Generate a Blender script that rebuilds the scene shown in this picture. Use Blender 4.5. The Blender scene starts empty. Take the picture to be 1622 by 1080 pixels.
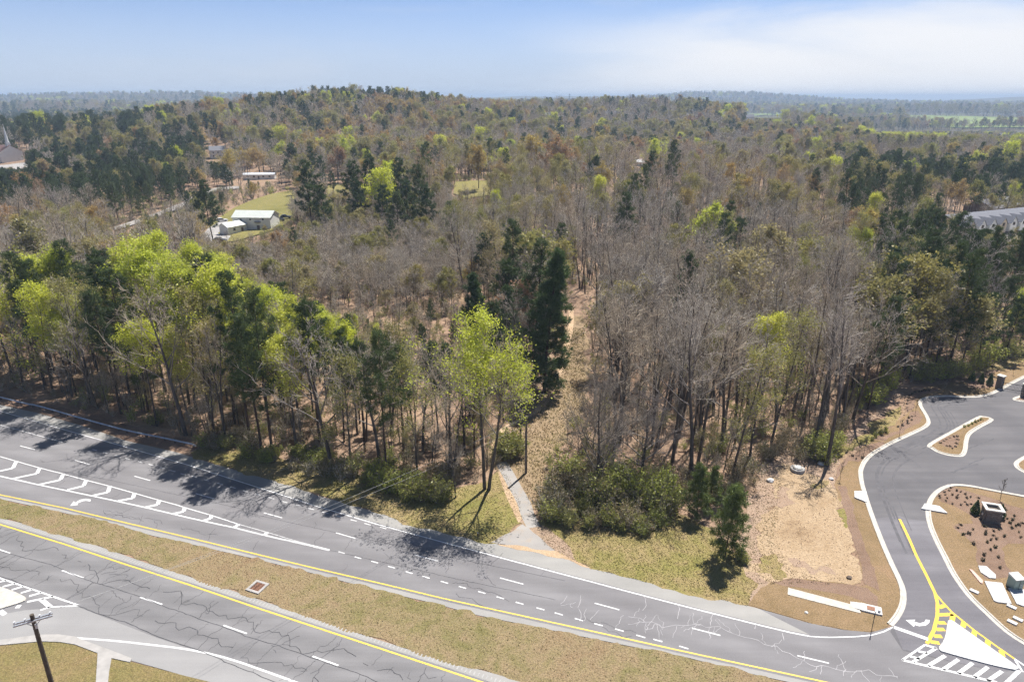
import bpy, bmesh, math, random
import numpy as np
from mathutils import Vector, Matrix
from mathutils.geometry import tessellate_polygon

R = math.radians
S = bpy.context.scene
COL = S.collection
random.seed(7)

# ------------------------------------------------------------------ camera
CAM_H, PITCH, FPX = 54.0, R(19.6), 1081.0        # drone height (m), tilt, focal length in photo pixels
cam_data = bpy.data.cameras.new('camera')
cam_data.sensor_width = 36.0
cam_data.lens = FPX / 1622 * 36.0
cam_data.clip_start = 1.0
cam_data.clip_end = 40000
cam = bpy.data.objects.new('camera', cam_data)
COL.objects.link(cam)
cam.location = (0, 0, CAM_H)
cam.rotation_euler = (R(90) - PITCH, 0, 0)
S.camera = cam

# ------------------------------------------------------------------ sky, sun, exposure
HAZE = 1.9e-4
SUN_EL, SUN_AZ = R(62), R(31)                    # azimuth measured from +Y (away from the camera) towards +X
world = bpy.data.worlds.new('World')
S.world = world
world.use_nodes = True
nt = world.node_tree
nt.nodes.clear()
wo = nt.nodes.new('ShaderNodeOutputWorld')
bg = nt.nodes.new('ShaderNodeBackground')
sky = nt.nodes.new('ShaderNodeTexSky')
sky.sky_type = 'NISHITA'
sky.sun_disc = False
sky.sun_elevation = SUN_EL
sky.sun_rotation = SUN_AZ
sky.altitude = 200
sky.air_density = 0.4
sky.dust_density = 0.1
sky.ozone_density = 2.0
bg.inputs['Strength'].default_value = 0.096
# thin veil cloud: bank low on the side the sun stands, wisps elsewhere
tc = nt.nodes.new('ShaderNodeTexCoord')
sep = nt.nodes.new('ShaderNodeSeparateXYZ')
nt.links.new(tc.outputs['Generated'], sep.inputs[0])
def wmath(op, a, b=None, c=None, clamp=False):
    n = nt.nodes.new('ShaderNodeMath')
    n.operation = op
    n.use_clamp = clamp
    for i, v in enumerate((a, b, c)):
        if v is None:
            continue
        if isinstance(v, (int, float)):
            n.inputs[i].default_value = v
        else:
            nt.links.new(v, n.inputs[i])
    return n.outputs[0]
mp = nt.nodes.new('ShaderNodeMapping')
mp.inputs['Scale'].default_value = (1.0, 1.0, 5.5)
nt.links.new(tc.outputs['Generated'], mp.inputs['Vector'])
nz = nt.nodes.new('ShaderNodeTexNoise')
nz.inputs['Scale'].default_value = 2.6
nz.inputs['Detail'].default_value = 7
nz.inputs['Roughness'].default_value = 0.55
nz.inputs['Distortion'].default_value = 0.25
nt.links.new(mp.outputs['Vector'], nz.inputs['Vector'])
def wsmooth(v, a, b_, c=0.0, d=1.0):
    m_ = nt.nodes.new('ShaderNodeMapRange')
    m_.interpolation_type = 'SMOOTHSTEP'
    for k_, q_ in zip(('From Min', 'From Max', 'To Min', 'To Max'), (a, b_, c, d)):
        m_.inputs[k_].default_value = q_
    nt.links.new(v, m_.inputs['Value'])
    return m_.outputs['Result']
def wmix(fac, a, b_):
    m_ = nt.nodes.new('ShaderNodeMix')
    m_.data_type = 'RGBA'
    nt.links.new(fac, m_.inputs['Factor'])
    nt.links.new(a, m_.inputs['A'])
    m_.inputs['B'].default_value = (*b_, 1)
    return m_.outputs['Result']
ncen = wmath('SUBTRACT', nz.outputs['Fac'], 0.5)
# pale air low over the horizon all round, a thin cloud bank on the sun's side, faint wisps elsewhere
c_sky = wmix(wsmooth(sep.outputs['Z'], 0.0, 0.17, 0.92, 0.0), sky.outputs[0], (3.5, 3.92, 4.7))
side = wsmooth(wmath('MULTIPLY_ADD', ncen, 0.42, sep.outputs['X']), -0.06, 0.30)
low = wsmooth(wmath('MULTIPLY_ADD', ncen, 0.16, sep.outputs['Z']), 0.045, 0.125, 1.0, 0.0)
c_sky = wmix(wmath('MULTIPLY', wmath('MULTIPLY', side, low), 0.92), c_sky, (6.1, 6.1, 6.2))
c_sky = wmix(wsmooth(nz.outputs['Fac'], 0.50, 0.78, 0.0, 0.30), c_sky, (4.6, 4.8, 5.2))
nt.links.new(c_sky, bg.inputs['Color'])
nt.links.new(bg.outputs[0], wo.inputs['Surface'])

sun_dir = Vector((math.cos(SUN_EL) * math.sin(SUN_AZ), math.cos(SUN_EL) * math.cos(SUN_AZ), math.sin(SUN_EL)))
sl = bpy.data.lights.new('sun', 'SUN')
sl.energy = 4.8
sl.angle = R(0.53)
sl.color = (1.0, 0.955, 0.89)
sun = bpy.data.objects.new('sun', sl)
COL.objects.link(sun)
sun.rotation_euler = (-sun_dir).to_track_quat('-Z', 'Y').to_euler()
sun.location = (60, 60, 200)

S.view_settings.view_transform = 'Standard'
S.view_settings.look = 'None'
S.view_settings.gamma = 1.0
S.view_settings.use_curve_mapping = False
S.view_settings.exposure = 0.75
S.cycles.max_bounces = 4
S.cycles.diffuse_bounces = 2
S.cycles.glossy_bounces = 2
S.cycles.transmission_bounces = 4
S.cycles.transparent_max_bounces = 8
S.cycles.volume_bounces = 0
S.cycles.use_light_tree = False
S.cycles.use_adaptive_sampling = True
S.cycles.adaptive_threshold = 0.015
S.cycles.use_denoising = True
S.cycles.denoiser = 'OPENIMAGEDENOISE'
S.cycles.denoising_prefilter = 'NONE'
S.cycles.sample_clamp_indirect = 4.0

# ------------------------------------------------------------------ the lie of the land
HILLS = [(-200, 880, 205, 220, 43), (-20, 1020, 170, 220, 9), (250, 1230, 290, 230, 33), (-440, 640, 170, 150, 12), (120, 360, 120, 115, 9.5), (-10, 345, 110, 105, 8.5),
         (-1900, 3900, 1300, 500, 45), (1500, 5200, 700, 500, 60)]

def sst(t):
    t = np.clip(t, 0, 1)
    return t * t * (3 - 2 * t)

def land(x, y):
    x = np.asarray(x, float)
    y = np.asarray(y, float)
    z = 0 * x
    for cx, cy, sx, sy, a in HILLS:
        z = z + a * np.exp(-((x - cx) / sx) ** 2 - ((y - cy) / sy) ** 2)
    z = z * sst((y - 165) / 90)
    z = z - 14 * sst((x - 250) / 400) * sst((y - 350) / 500) * (1 - sst((y - 3500) / 2000))
    r = np.hypot(x, y)
    z = z + sst((y - 170) / 150) * (1.3 * np.sin(x / 37 + 1) * np.sin(y / 45) + 2.2 * np.sin(x / 110 + y / 160)) * (1 - .6 * sst((r - 3000) / 2000))
    a = np.arctan2(x, y)
    z = z + sst((r - 5500) / 2500) * (50 + 14 * np.sin(a * 9 + 1) + 10 * np.sin(a * 23) + 7 * np.sin(a * 41 + 2) + 3 * np.sin(a * 97) + sst((a - .2) / .2) * (9 * np.sin(a * 31 + 1) + 6 * np.sin(a * 71) - 14))
    return z

def flat(u, v, z=0.0):
    """world x, y of the point of the level plane at height z that is seen at photo pixel (u, v)"""
    a = 540 - v
    dz = -FPX * math.sin(PITCH) + a * math.cos(PITCH)
    dy = FPX * math.cos(PITCH) + a * math.sin(PITCH)
    t = (z - CAM_H) / dz
    return ((u - 811) * t, dy * t)

def FL(pts):
    return [flat(*q) for q in pts]

def on_land(u, v, lift=0.0):
    """the same on the rolling land"""
    a = 540 - v
    d = np.array([(u - 811), FPX * math.cos(PITCH) + a * math.sin(PITCH), -FPX * math.sin(PITCH) + a * math.cos(PITCH)])
    d = d / d[1]
    ys = np.geomspace(40, 9000, 4000)
    gap = CAM_H + d[2] * ys - land(d[0] * ys, ys) - lift
    k = np.argmax(gap < 0)
    y = ys[k] if gap[k] < 0 else ys[-1]
    return (float(d[0] * y), float(y), float(land(d[0] * y, y)))

def to_px(x, y, z):
    d = y * math.cos(PITCH) - (z - CAM_H) * math.sin(PITCH)
    up = y * math.sin(PITCH) + (z - CAM_H) * math.cos(PITCH)
    return 811 + FPX * x / d, 540 - FPX * up / d

# ------------------------------------------------------------------ helpers
def tag(o, label=None, cat=None, group=None, kind=None):
    if label:
        o['label'] = label
    if cat:
        o['category'] = cat
    if group:
        o['group'] = group
    if kind:
        o['kind'] = kind
    return o

def link(name, me, parent=None):
    o = bpy.data.objects.new(name, me)
    COL.objects.link(o)
    if parent is not None:
        o.parent = parent
    return o

def empty(name, loc=(0, 0, 0), rz=0.0):
    o = bpy.data.objects.new(name, None)
    COL.objects.link(o)
    o.empty_display_size = 0.2
    o.location = loc
    o.rotation_euler = (0, 0, rz)
    return o

def copy_tree(o, parent=None):
    c = o.copy()
    COL.objects.link(c)
    if parent is not None:
        c.parent = parent
    for ch in o.children:
        copy_tree(ch, c)
    return c

def np_mesh(name, verts, groups, mats=()):
    """groups: list of (face array n x k, material index)"""
    me = bpy.data.meshes.new(name)
    verts = np.asarray(verts, np.float32)
    me.vertices.add(len(verts))
    me.vertices.foreach_set('co', verts.ravel())
    idx, starts, tot, mi = [], [], [], []
    off = 0
    for f, m in groups:
        f = np.asarray(f, np.int32)
        if len(f) == 0:
            continue
        n, k = f.shape
        idx.append(f.ravel())
        starts.append(off + np.arange(n, dtype=np.int32) * k)
        tot.append(np.full(n, k, np.int32))
        mi.append(np.full(n, m, np.int32))
        off += n * k
    idx = np.concatenate(idx)
    me.loops.add(len(idx))
    me.loops.foreach_set('vertex_index', idx)
    st = np.concatenate(starts)
    me.polygons.add(len(st))
    me.polygons.foreach_set('loop_start', st)
    me.polygons.foreach_set('material_index', np.concatenate(mi))
    for m in mats:
        me.materials.append(m)
    me.update(calc_edges=True)
    return me

class MB:
    """collects boxes, tubes and sheets into one mesh"""
    def __init__(self):
        self.v, self.f = [], []
    def poly(self, pts):
        b = len(self.v)
        self.v += [tuple(p) for p in pts]
        self.f.append(tuple(range(b, b + len(pts))))
        return self
    def box(self, c, s, rz=0.0, taper=1.0):
        b = len(self.v)
        ca, sa = math.cos(rz), math.sin(rz)
        for k in (-1, 1):
            t = taper if k > 0 else 1.0
            for i, j in ((-1, -1), (1, -1), (1, 1), (-1, 1)):
                x, y = i * s[0] / 2 * t, j * s[1] / 2 * t
                self.v.append((c[0] + x * ca - y * sa, c[1] + x * sa + y * ca, c[2] + k * s[2] / 2))
        for q in ((3, 2, 1, 0), (4, 5, 6, 7), (0, 1, 5, 4), (1, 2, 6, 5), (2, 3, 7, 6), (3, 0, 4, 7)):
            self.f.append(tuple(b + i for i in q))
        return self
    def tube(self, pts, rad, n=8, cap=True):
        pts = [Vector(p) for p in pts]
        if not hasattr(rad, '__len__'):
            rad = [rad] * len(pts)
        b = len(self.v)
        for i, p in enumerate(pts):
            d = (pts[min(i + 1, len(pts) - 1)] - pts[max(i - 1, 0)]).normalized()
            a = Vector((0, 0, 1)) if abs(d.z) < .9 else Vector((1, 0, 0))
            x = d.cross(a).normalized()
            y = d.cross(x).normalized()
            for k in range(n):
                t = 2 * math.pi * k / n
                self.v.append(tuple(p + (x * math.cos(t) + y * math.sin(t)) * rad[i]))
        for i in range(len(pts) - 1):
            for k in range(n):
                self.f.append((b + i * n + k, b + i * n + (k + 1) % n, b + (i + 1) * n + (k + 1) % n, b + (i + 1) * n + k))
        if cap:
            self.f.append(tuple(b + k for k in range(n))[::-1])
            self.f.append(tuple(b + (len(pts) - 1) * n + k for k in range(n)))
        return self
    def prism(self, outline, z0, z1):
        """extruded plan outline (list of x, y)"""
        b, n = len(self.v), len(outline)
        self.v += [(x, y, z0) for x, y in outline] + [(x, y, z1) for x, y in outline]
        for k in range(n):
            self.f.append((b + k, b + (k + 1) % n, b + n + (k + 1) % n, b + n + k))
        tri = tessellate_polygon([[Vector((x, y, 0)) for x, y in outline]])
        for t in tri:
            self.f.append(tuple(b + n + i for i in t))
            self.f.append(tuple(b + i for i in t[::-1]))
        return self
    def build(self, name, mat, parent=None, smooth=False, fix=True):
        me = bpy.data.meshes.new(name)
        me.from_pydata(self.v, [], self.f)
        me.materials.append(mat)
        if fix:
            bm = bmesh.new()
            bm.from_mesh(me)
            bmesh.ops.recalc_face_normals(bm, faces=bm.faces)
            bm.to_mesh(me)
            bm.free()
        if smooth:
            for p in me.polygons:
                p.use_smooth = True
        me.update()
        return link(name, me, parent)

def resample(pts, step, closed=False):
    """Catmull-Rom through pts, cut to about `step` metres"""
    P = [np.array(p, float) for p in pts]
    n = len(P)
    out = []
    rng = range(n) if closed else range(n - 1)
    for i in rng:
        if closed:
            p0, p1, p2, p3 = P[i - 1], P[i], P[(i + 1) % n], P[(i + 2) % n]
        else:
            p1, p2 = P[i], P[i + 1]
            p0 = P[i - 1] if i > 0 else 2 * p1 - p2
            p3 = P[i + 2] if i + 2 < n else 2 * p2 - p1
        m = max(1, int(np.linalg.norm(p2 - p1) / step))
        for k in range(m):
            t = k / m
            out.append(tuple(.5 * (2 * p1 + (p2 - p0) * t + (2 * p0 - 5 * p1 + 4 * p2 - p3) * t * t + (3 * p1 - p0 - 3 * p2 + p3) * t ** 3)))
    if not closed:
        out.append(tuple(P[-1]))
    return out

def straight(pts, step, closed=True):
    """the same with straight runs"""
    out = []
    n = len(pts)
    for i in range(n if closed else n - 1):
        a, b = np.array(pts[i], float), np.array(pts[(i + 1) % n], float)
        m = max(1, int(np.linalg.norm(b - a) / step))
        for k in range(m):
            out.append(tuple(a + (b - a) * k / m))
    if not closed:
        out.append(tuple(pts[-1]))
    return out

def normals2(pts, closed=False):
    P = np.array(pts, float)
    if closed:
        d = np.roll(P, -1, 0) - np.roll(P, 1, 0)
    else:
        d = np.gradient(P, axis=0)
    d /= np.maximum(np.linalg.norm(d, axis=1, keepdims=True), 1e-9)
    return np.stack([-d[:, 1], d[:, 0]], 1)

def offset(pts, w, closed=False):
    return [tuple(p) for p in np.array(pts, float) + normals2(pts, closed) * w]

def sheet(name, outline, z, mat, parent=None, ragged=0.0, step=0.8, kind='structure', seed=0):
    if ragged:
        rg = np.random.default_rng(seed + 11)
        o = np.array(straight(outline, step))
        n = normals2(o, True)
        w = rg.normal(0, 1, len(o))
        w = (w + np.roll(w, 1) * .8 + np.roll(w, 2) * .5) / 1.4
        outline = [tuple(q) for q in o + n * (w * ragged)[:, None]]
    tri = tessellate_polygon([[Vector((x, y, 0)) for x, y in outline]])
    v = [(x, y, z) for x, y in outline]
    P = np.array(v)
    faces = []
    for a, b, c in tri:
        cr = (P[b][0] - P[a][0]) * (P[c][1] - P[a][1]) - (P[b][1] - P[a][1]) * (P[c][0] - P[a][0])
        if abs(cr) > 1e-9:
            faces.append((a, b, c) if cr > 0 else (a, c, b))
    me = bpy.data.meshes.new(name)
    me.from_pydata(v, [], faces)
    me.materials.append(mat)
    o = link(name, me, parent)
    if parent is None and kind:
        o['kind'] = kind
    return o

def strip_pts(pts, w, z):
    a, b = offset(pts, w / 2), offset(pts, -w / 2)
    v = [(x, y, z) for x, y in a] + [(x, y, z) for x, y in b]
    n = len(pts)
    return v, [(n + i, n + i + 1, i + 1, i) for i in range(n - 1)]

def strip(name, pts, w, z, mat, parent=None):
    v, f = strip_pts(pts, w, z)
    me = bpy.data.meshes.new(name)
    me.from_pydata(v, [], f)
    me.materials.append(mat)
    return link(name, me, parent)

def inside(px, py, poly):
    px, py = np.asarray(px, float), np.asarray(py, float)
    r = np.zeros(px.shape, bool)
    n = len(poly)
    for i in range(n):
        x1, y1 = poly[i][:2]
        x2, y2 = poly[(i + 1) % n][:2]
        if y1 == y2:
            continue
        c = ((y1 > py) != (y2 > py)) & (px < (x2 - x1) * (py - y1) / (y2 - y1) + x1)
        r ^= c
    return r

# ------------------------------------------------------------------ materials
def new_mat(name, rough=0.8, spec=0.3):
    m = bpy.data.materials.new(name)
    m.use_nodes = True
    n = m.node_tree.nodes
    b = n['Principled BSDF']
    b.inputs['Roughness'].default_value = rough
    b.inputs['Specular IOR Level'].default_value = spec
    return m, m.node_tree, b

def noise_fac(t, scale, detail=4, rough=.6, coord='Object', stretch=None, rot=0.0, dist=0.0):
    c = t.nodes.new('ShaderNodeTexCoord')
    v = c.outputs[coord]
    if stretch is not None or rot:
        m = t.nodes.new('ShaderNodeMapping')
        m.inputs['Scale'].default_value = stretch or (1, 1, 1)
        m.inputs['Rotation'].default_value = (0, 0, rot)
        t.links.new(v, m.inputs['Vector'])
        v = m.outputs[0]
    n = t.nodes.new('ShaderNodeTexNoise')
    n.inputs['Scale'].default_value = scale
    n.inputs['Detail'].default_value = detail
    n.inputs['Roughness'].default_value = rough
    n.inputs['Distortion'].default_value = dist
    t.links.new(v, n.inputs['Vector'])
    return n.outputs['Fac']

def ramp(t, fac, stops):
    r = t.nodes.new('ShaderNodeValToRGB')
    e = r.color_ramp.elements
    while len(e) < len(stops):
        e.new(.5)
    for i, (p, c) in enumerate(stops):
        e[i].position = p
        e[i].color = (*c, 1)
    t.links.new(fac, r.inputs[0])
    return r.outputs[0]

def mixc(t, fac, a, b, mode='MIX'):
    m = t.nodes.new('ShaderNodeMix')
    m.data_type = 'RGBA'
    m.blend_type = mode
    for s, k in ((fac, 'Factor'), (a, 'A'), (b, 'B')):
        if isinstance(s, (int, float)):
            m.inputs[k].default_value = s
        elif isinstance(s, tuple):
            m.inputs[k].default_value = (*s, 1)
        else:
            t.links.new(s, m.inputs[k])
    return m.outputs['Result']

def bump(t, b, fac, strength, dist):
    n = t.nodes.new('ShaderNodeBump')
    n.inputs['Strength'].default_value = strength
    n.inputs['Distance'].default_value = dist
    t.links.new(fac, n.inputs['Height'])
    t.links.new(n.outputs[0], b.inputs['Normal'])

def mapr(t, v, a, b, c=0.0, d=1.0):
    m = t.nodes.new('ShaderNodeMapRange')
    for k, q in zip(('From Min', 'From Max', 'To Min', 'To Max'), (a, b, c, d)):
        m.inputs[k].default_value = q
    t.links.new(v, m.inputs['Value'])
    return m.outputs['Result']

def plain(name, col, rough=.7, spec=.3, var=.12, scale=3.0, metal=0.0):
    m, t, b = new_mat(name, rough, spec)
    f = noise_fac(t, scale, 5)
    lo = tuple(max(0, c * (1 - var)) for c in col)
    hi = tuple(min(1, c * (1 + var)) for c in col)
    t.links.new(ramp(t, f, [(.3, lo), (.7, hi)]), b.inputs['Base Color'])
    b.inputs['Metallic'].default_value = metal
    return m

def soil(name, stops, big=.06, mid=.6, fine=7.0, bmp=.5, fine_amt=.5):
    """mottled ground: broad patches, clumps and fine speckle"""
    m, t, b = new_mat(name, .95, .1)
    f1 = noise_fac(t, big, 3, .5)
    f2 = noise_fac(t, mid, 5, .65, dist=.4)
    f3 = noise_fac(t, fine, 3, .7)
    a = t.nodes.new('ShaderNodeMath')
    a.operation = 'MULTIPLY_ADD'
    a.inputs[1].default_value = .55
    t.links.new(f1, a.inputs[0])
    s2 = t.nodes.new('ShaderNodeMath')
    s2.operation = 'MULTIPLY'
    s2.inputs[1].default_value = .45
    t.links.new(f2, s2.inputs[0])
    t.links.new(s2.outputs[0], a.inputs[2])
    c = ramp(t, a.outputs[0], stops)
    c2 = mixc(t, mapr(t, f3, .3, .72), c, (.5, .5, .5), 'OVERLAY')
    sp = mixc(t, fine_amt, c, mixc(t, mapr(t, f3, .32, .70), mixc(t, 1.0, c, (.45, .43, .42), 'MULTIPLY'), mixc(t, 1.0, c, (1.5, 1.48, 1.45), 'MULTIPLY')))
    t.links.new(sp, b.inputs['Base Color'])
    bump(t, b, f3, bmp, .15)
    return m

ROAD_ROT = R(22)
def asphalt(name, lo, hi, streak=.35, rot=ROAD_ROT, stain=None, wheel=0.0):
    m, t, b = new_mat(name, .85, .25)
    f1 = noise_fac(t, .12, 5, .6)
    f2 = noise_fac(t, .35, 4, .6, stretch=(.08, 1.6, 1), rot=rot)
    f3 = noise_fac(t, 9.0, 2, .7)
    c = ramp(t, f1, [(.3, lo), (.7, hi)])
    if wheel:
        tcw = t.nodes.new('ShaderNodeTexCoord')
        mw = t.nodes.new('ShaderNodeMapping')
        mw.inputs['Rotation'].default_value = (0, 0, rot)
        t.links.new(tcw.outputs['Object'], mw.inputs['Vector'])
        wv = t.nodes.new('ShaderNodeTexWave')
        wv.bands_direction = 'Y'
        wv.inputs['Scale'].default_value = .0873
        wv.inputs['Distortion'].default_value = 1.2
        wv.inputs['Detail'].default_value = 3
        wv.inputs['Detail Scale'].default_value = .4
        t.links.new(mw.outputs[0], wv.inputs['Vector'])
        c = mixc(t, mapr(t, wv.outputs['Fac'], .2, 1, 0, wheel), c, tuple(q * .55 for q in lo))
    c = mixc(t, mapr(t, f2, .38, .62, 0, streak), c, tuple(q * .66 for q in lo))
    c = mixc(t, mapr(t, f3, .3, .7, 0, .22), c, tuple(q * 1.35 for q in hi))
    if stain:
        c = mixc(t, mapr(t, noise_fac(t, .5, 5, .7), .52, .7, 0, .6), c, stain)
    t.links.new(c, b.inputs['Base Color'])
    bump(t, b, f3, .15, .02)
    return m

M = {}
M['asphalt_far'] = asphalt('old_asphalt', (0.176, 0.169, 0.176), (0.232, 0.226, 0.232), wheel=.3)
M['asphalt_near'] = asphalt('cracked_asphalt', (0.165, 0.162, 0.167), (0.237, 0.231, 0.235), .45, wheel=.3)
M['shoulder'] = asphalt('shoulder_asphalt', (0.257, 0.252, 0.241), (0.335, 0.324, 0.308), .2)
M['turn_lane'] = asphalt('pale_asphalt', (0.243, 0.238, 0.238), (0.297, 0.292, 0.290), .2)
M['asphalt_new'] = asphalt('new_asphalt', (0.126, 0.120, 0.134), (0.198, 0.192, 0.206), .5, R(-60))
M['asphalt_new2'] = asphalt('dark_asphalt', (0.102, 0.099, 0.108), (0.156, 0.150, 0.156), .4, R(-60))
M['path_asphalt'] = asphalt('path_asphalt', (0.258, 0.243, 0.233), (0.352, 0.331, 0.310), .2, 0, (.36, .27, .19))
M['crack_dark'] = plain('crack_tar', (.062, .062, .068), .9, .2, .5, .8)
M['crack_pale'] = plain('crack_filler', (.38, .37, .38), .8, .2, .3, .8)
def paint(name, col, worn):
    m, t, b = new_mat(name, .6, .4)
    f = noise_fac(t, 2.2, 6, .75)
    t.links.new(mixc(t, mapr(t, f, .5, .72, 0, worn), tuple(col), (.22, .215, .22)), b.inputs['Base Color'])
    return m
M['white_paint'] = paint('white_road_paint', (.66, .66, .66), .4)
M['worn_paint'] = paint('worn_white_paint', (.60, .60, .60), .9)
M['yellow_paint'] = paint('yellow_road_paint', (.72, .50, .075), .45)
M['yellow_new'] = paint('fresh_yellow_paint', (.78, .47, .035), .12)
M['concrete'] = plain('kerb_concrete', (.50, .47, .42), .8, .2, .14, 1.2)
M['concrete_grey'] = plain('sidewalk_concrete', (.36, .345, .33), .85, .2, .15, .9)
M['concrete_white'] = plain('bright_concrete', (.56, .555, .545), .8, .2, .05, .8)
M['dead_grass'] = soil('dry_grass', [(.30, (.135, .13, .045)), (.42, (.20, .175, .08)), (.53, (.265, .205, .12)), (.66, (.235, .165, .10))], .05, .5, 5.5, .8, .75)
M['verge'] = soil('verge_grass', [(.30, (.16, .165, .045)), (.43, (.235, .21, .075)), (.54, (.29, .23, .11)), (.68, (.33, .245, .15))], .07, .5, 5.0, .8, .7)
M['lawn'] = soil('spring_lawn', [(.3, (.15, .145, .045)), (.5, (.22, .20, .07)), (.7, (.27, .22, .10))], .03, .3, 4.0, .5, .5)
M['corner_grass'] = soil('corner_grass', [(.3, (.13, .125, .04)), (.46, (.20, .17, .07)), (.7, (.26, .19, .10))], .12, .7, 6.0, .8, .7)
M['bare_soil'] = soil('bare_soil', [(.30, (.24, .165, .10)), (.43, (.36, .262, .165)), (.58, (.43, .325, .215)), (.72, (.33, .235, .145))], .11, .8, 4.0, .8, .5)
M['pink_soil'] = soil('gravelly_soil', [(.30, (.28, .195, .135)), (.5, (.37, .27, .20)), (.7, (.32, .245, .165))], .1, .8, 6.0, .8, .55)
M['straw'] = soil('dormant_turf', [(.28, (.165, .118, .062)), (.42, (.225, .160, .088)), (.55, (.265, .187, .108)), (.7, (.30, .20, .125))], .14, .7, 6.0, .6, .6)
M['mulch'] = soil('bark_mulch', [(.3, (.19, .125, .088)), (.5, (.25, .17, .125)), (.7, (.30, .21, .155))], .15, .8, 8.0, .8, .5)
M['track'] = soil('worn_track', [(.3, (.36, .25, .16)), (.5, (.48, .35, .23)), (.7, (.54, .41, .28))], .2, 1.0, 6.0, .6, .4)
M['cleared'] = soil('cleared_ground', [(.3, (.21, .165, .085)), (.5, (.29, .215, .135)), (.7, (.33, .25, .17))], .12, .7, 5.0, .8, .65)
M['field'] = soil('far_field', [(.3, (.15, .22, .05)), (.5, (.22, .28, .07)), (.7, (.28, .30, .10))], .004, .02, .2, 0, .2)

# forest floor: leaf litter close by, the brown-green tone of closed woods on the far hills
m, t, b = new_mat('forest_floor', .95, .05)
f1 = noise_fac(t, .05, 4, .6)
f2 = noise_fac(t, .9, 6, .7)
f3 = noise_fac(t, 6, 3, .7)
near = ramp(t, f1, [(.3, (.235, .15, .10)), (.5, (.34, .235, .165)), (.7, (.28, .20, .12))])
near = mixc(t, mapr(t, f2, .4, .7, 0, .7), near, (.15, .095, .06))
near = mixc(t, mapr(t, f3, .5, .75, 0, .6), near, (.48, .36, .27))
g1 = noise_fac(t, .004, 5, .65)
g2 = noise_fac(t, .03, 5, .75)
far = ramp(t, g2, [(.32, (.035, .055, .02)), (.46, (.10, .085, .06)), (.58, (.135, .115, .07)), (.72, (.17, .17, .06))])
far = mixc(t, mapr(t, g1, .56, .62, 0, .8), far, (.20, .24, .07))
geo = t.nodes.new('ShaderNodeNewGeometry')
ln = t.nodes.new('ShaderNodeVectorMath')
ln.operation = 'LENGTH'
t.links.new(geo.outputs['Position'], ln.inputs[0])
t.links.new(mixc(t, mapr(t, ln.outputs['Value'], 500, 1500), near, far), b.inputs['Base Color'])
bump(t, b, f2, .6, .3)
M['floor'] = m

def bark(name, lo, hi):
    m, t, b = new_mat(name, .9, .1)
    oi = t.nodes.new('ShaderNodeObjectInfo')
    f = noise_fac(t, 1.6, 4, .7, stretch=(1, 1, .15))
    c = ramp(t, f, [(.3, lo), (.7, hi)])
    c = mixc(t, mapr(t, oi.outputs['Random'], 0, 1, 0, .5), c, tuple(q * .55 for q in lo))
    wn = t.nodes.new('ShaderNodeTexWhiteNoise')
    wn.noise_dimensions = '1D'
    t.links.new(oi.outputs['Random'], wn.inputs['W'])
    c = mixc(t, 1.0, c, ramp(t, wn.outputs['Value'], [(0, (.95, .95, .98)), (.5, (1, 1, .97)), (1, (1.1, 1.0, .86))]), 'MULTIPLY')
    t.links.new(c, b.inputs['Base Color'])
    return m
M['bark'] = bark('hardwood_bark', (.080, .068, .060), (.165, .142, .125))
M['bark_pine'] = bark('pine_bark', (.075, .052, .040), (.15, .105, .08))
M['limb'] = bark('limb_bark', (.20, .175, .15), (.32, .285, .25))
M['twig'] = bark('twigs', (.42, .37, .315), (.61, .55, .475))
M['twig_dark'] = bark('dark_twigs', (.24, .21, .185), (.37, .325, .29))

def leaf(name, cols, trans=.45, rough=.6):
    """two-sided leaf with light passing through; each tree its own shade, each leaf a little off it"""
    m = bpy.data.materials.new(name)
    m.use_nodes = True
    t = m.node_tree
    t.nodes.clear()
    out = t.nodes.new('ShaderNodeOutputMaterial')
    oi = t.nodes.new('ShaderNodeObjectInfo')
    g = t.nodes.new('ShaderNodeNewGeometry')
    c = ramp(t, oi.outputs['Random'], [(i / (len(cols) - 1), q) for i, q in enumerate(cols)])
    c = mixc(t, mapr(t, g.outputs['Random Per Island'], 0, 1, 0, 1), mixc(t, 1.0, c, (.68, .70, .7), 'MULTIPLY'), mixc(t, 1.0, c, (1.3, 1.27, 1.2), 'MULTIPLY'))
    d = t.nodes.new('ShaderNodeBsdfDiffuse')
    tr = t.nodes.new('ShaderNodeBsdfTranslucent')
    gl = t.nodes.new('ShaderNodeBsdfGlossy')
    gl.inputs['Roughness'].default_value = .5
    gl.inputs['Color'].default_value = (1, 1, 1, 1)
    t.links.new(c, d.inputs['Color'])
    t.links.new(c, tr.inputs['Color'])
    mx = t.nodes.new('ShaderNodeMixShader')
    mx.inputs[0].default_value = trans
    t.links.new(d.outputs[0], mx.inputs[1])
    t.links.new(tr.outputs[0], mx.inputs[2])
    m2 = t.nodes.new('ShaderNodeMixShader')
    m2.inputs[0].default_value = .025
    t.links.new(mx.outputs[0], m2.inputs[1])
    t.links.new(gl.outputs[0], m2.inputs[2])
    t.links.new(m2.outputs[0], out.inputs['Surface'])
    return m
M['leaf_lime'] = leaf('lime_leaves', [(.54, .60, .07), (.63, .66, .08), (.49, .54, .08), (.66, .66, .11)], .55)
M['leaf_bud'] = leaf('olive_buds', [(.25, .235, .09), (.36, .31, .10), (.29, .29, .08), (.39, .33, .16), (.33, .33, .09)], .45)
M['leaf_bronze'] = leaf('bronze_buds', [(.42, .25, .11), (.48, .37, .09), (.36, .21, .13), (.50, .40, .11), (.40, .29, .17)], .45)
M['needle'] = leaf('pine_needles', [(.075, .115, .035), (.10, .14, .042), (.068, .105, .038), (.12, .15, .045)], .25)
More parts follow.
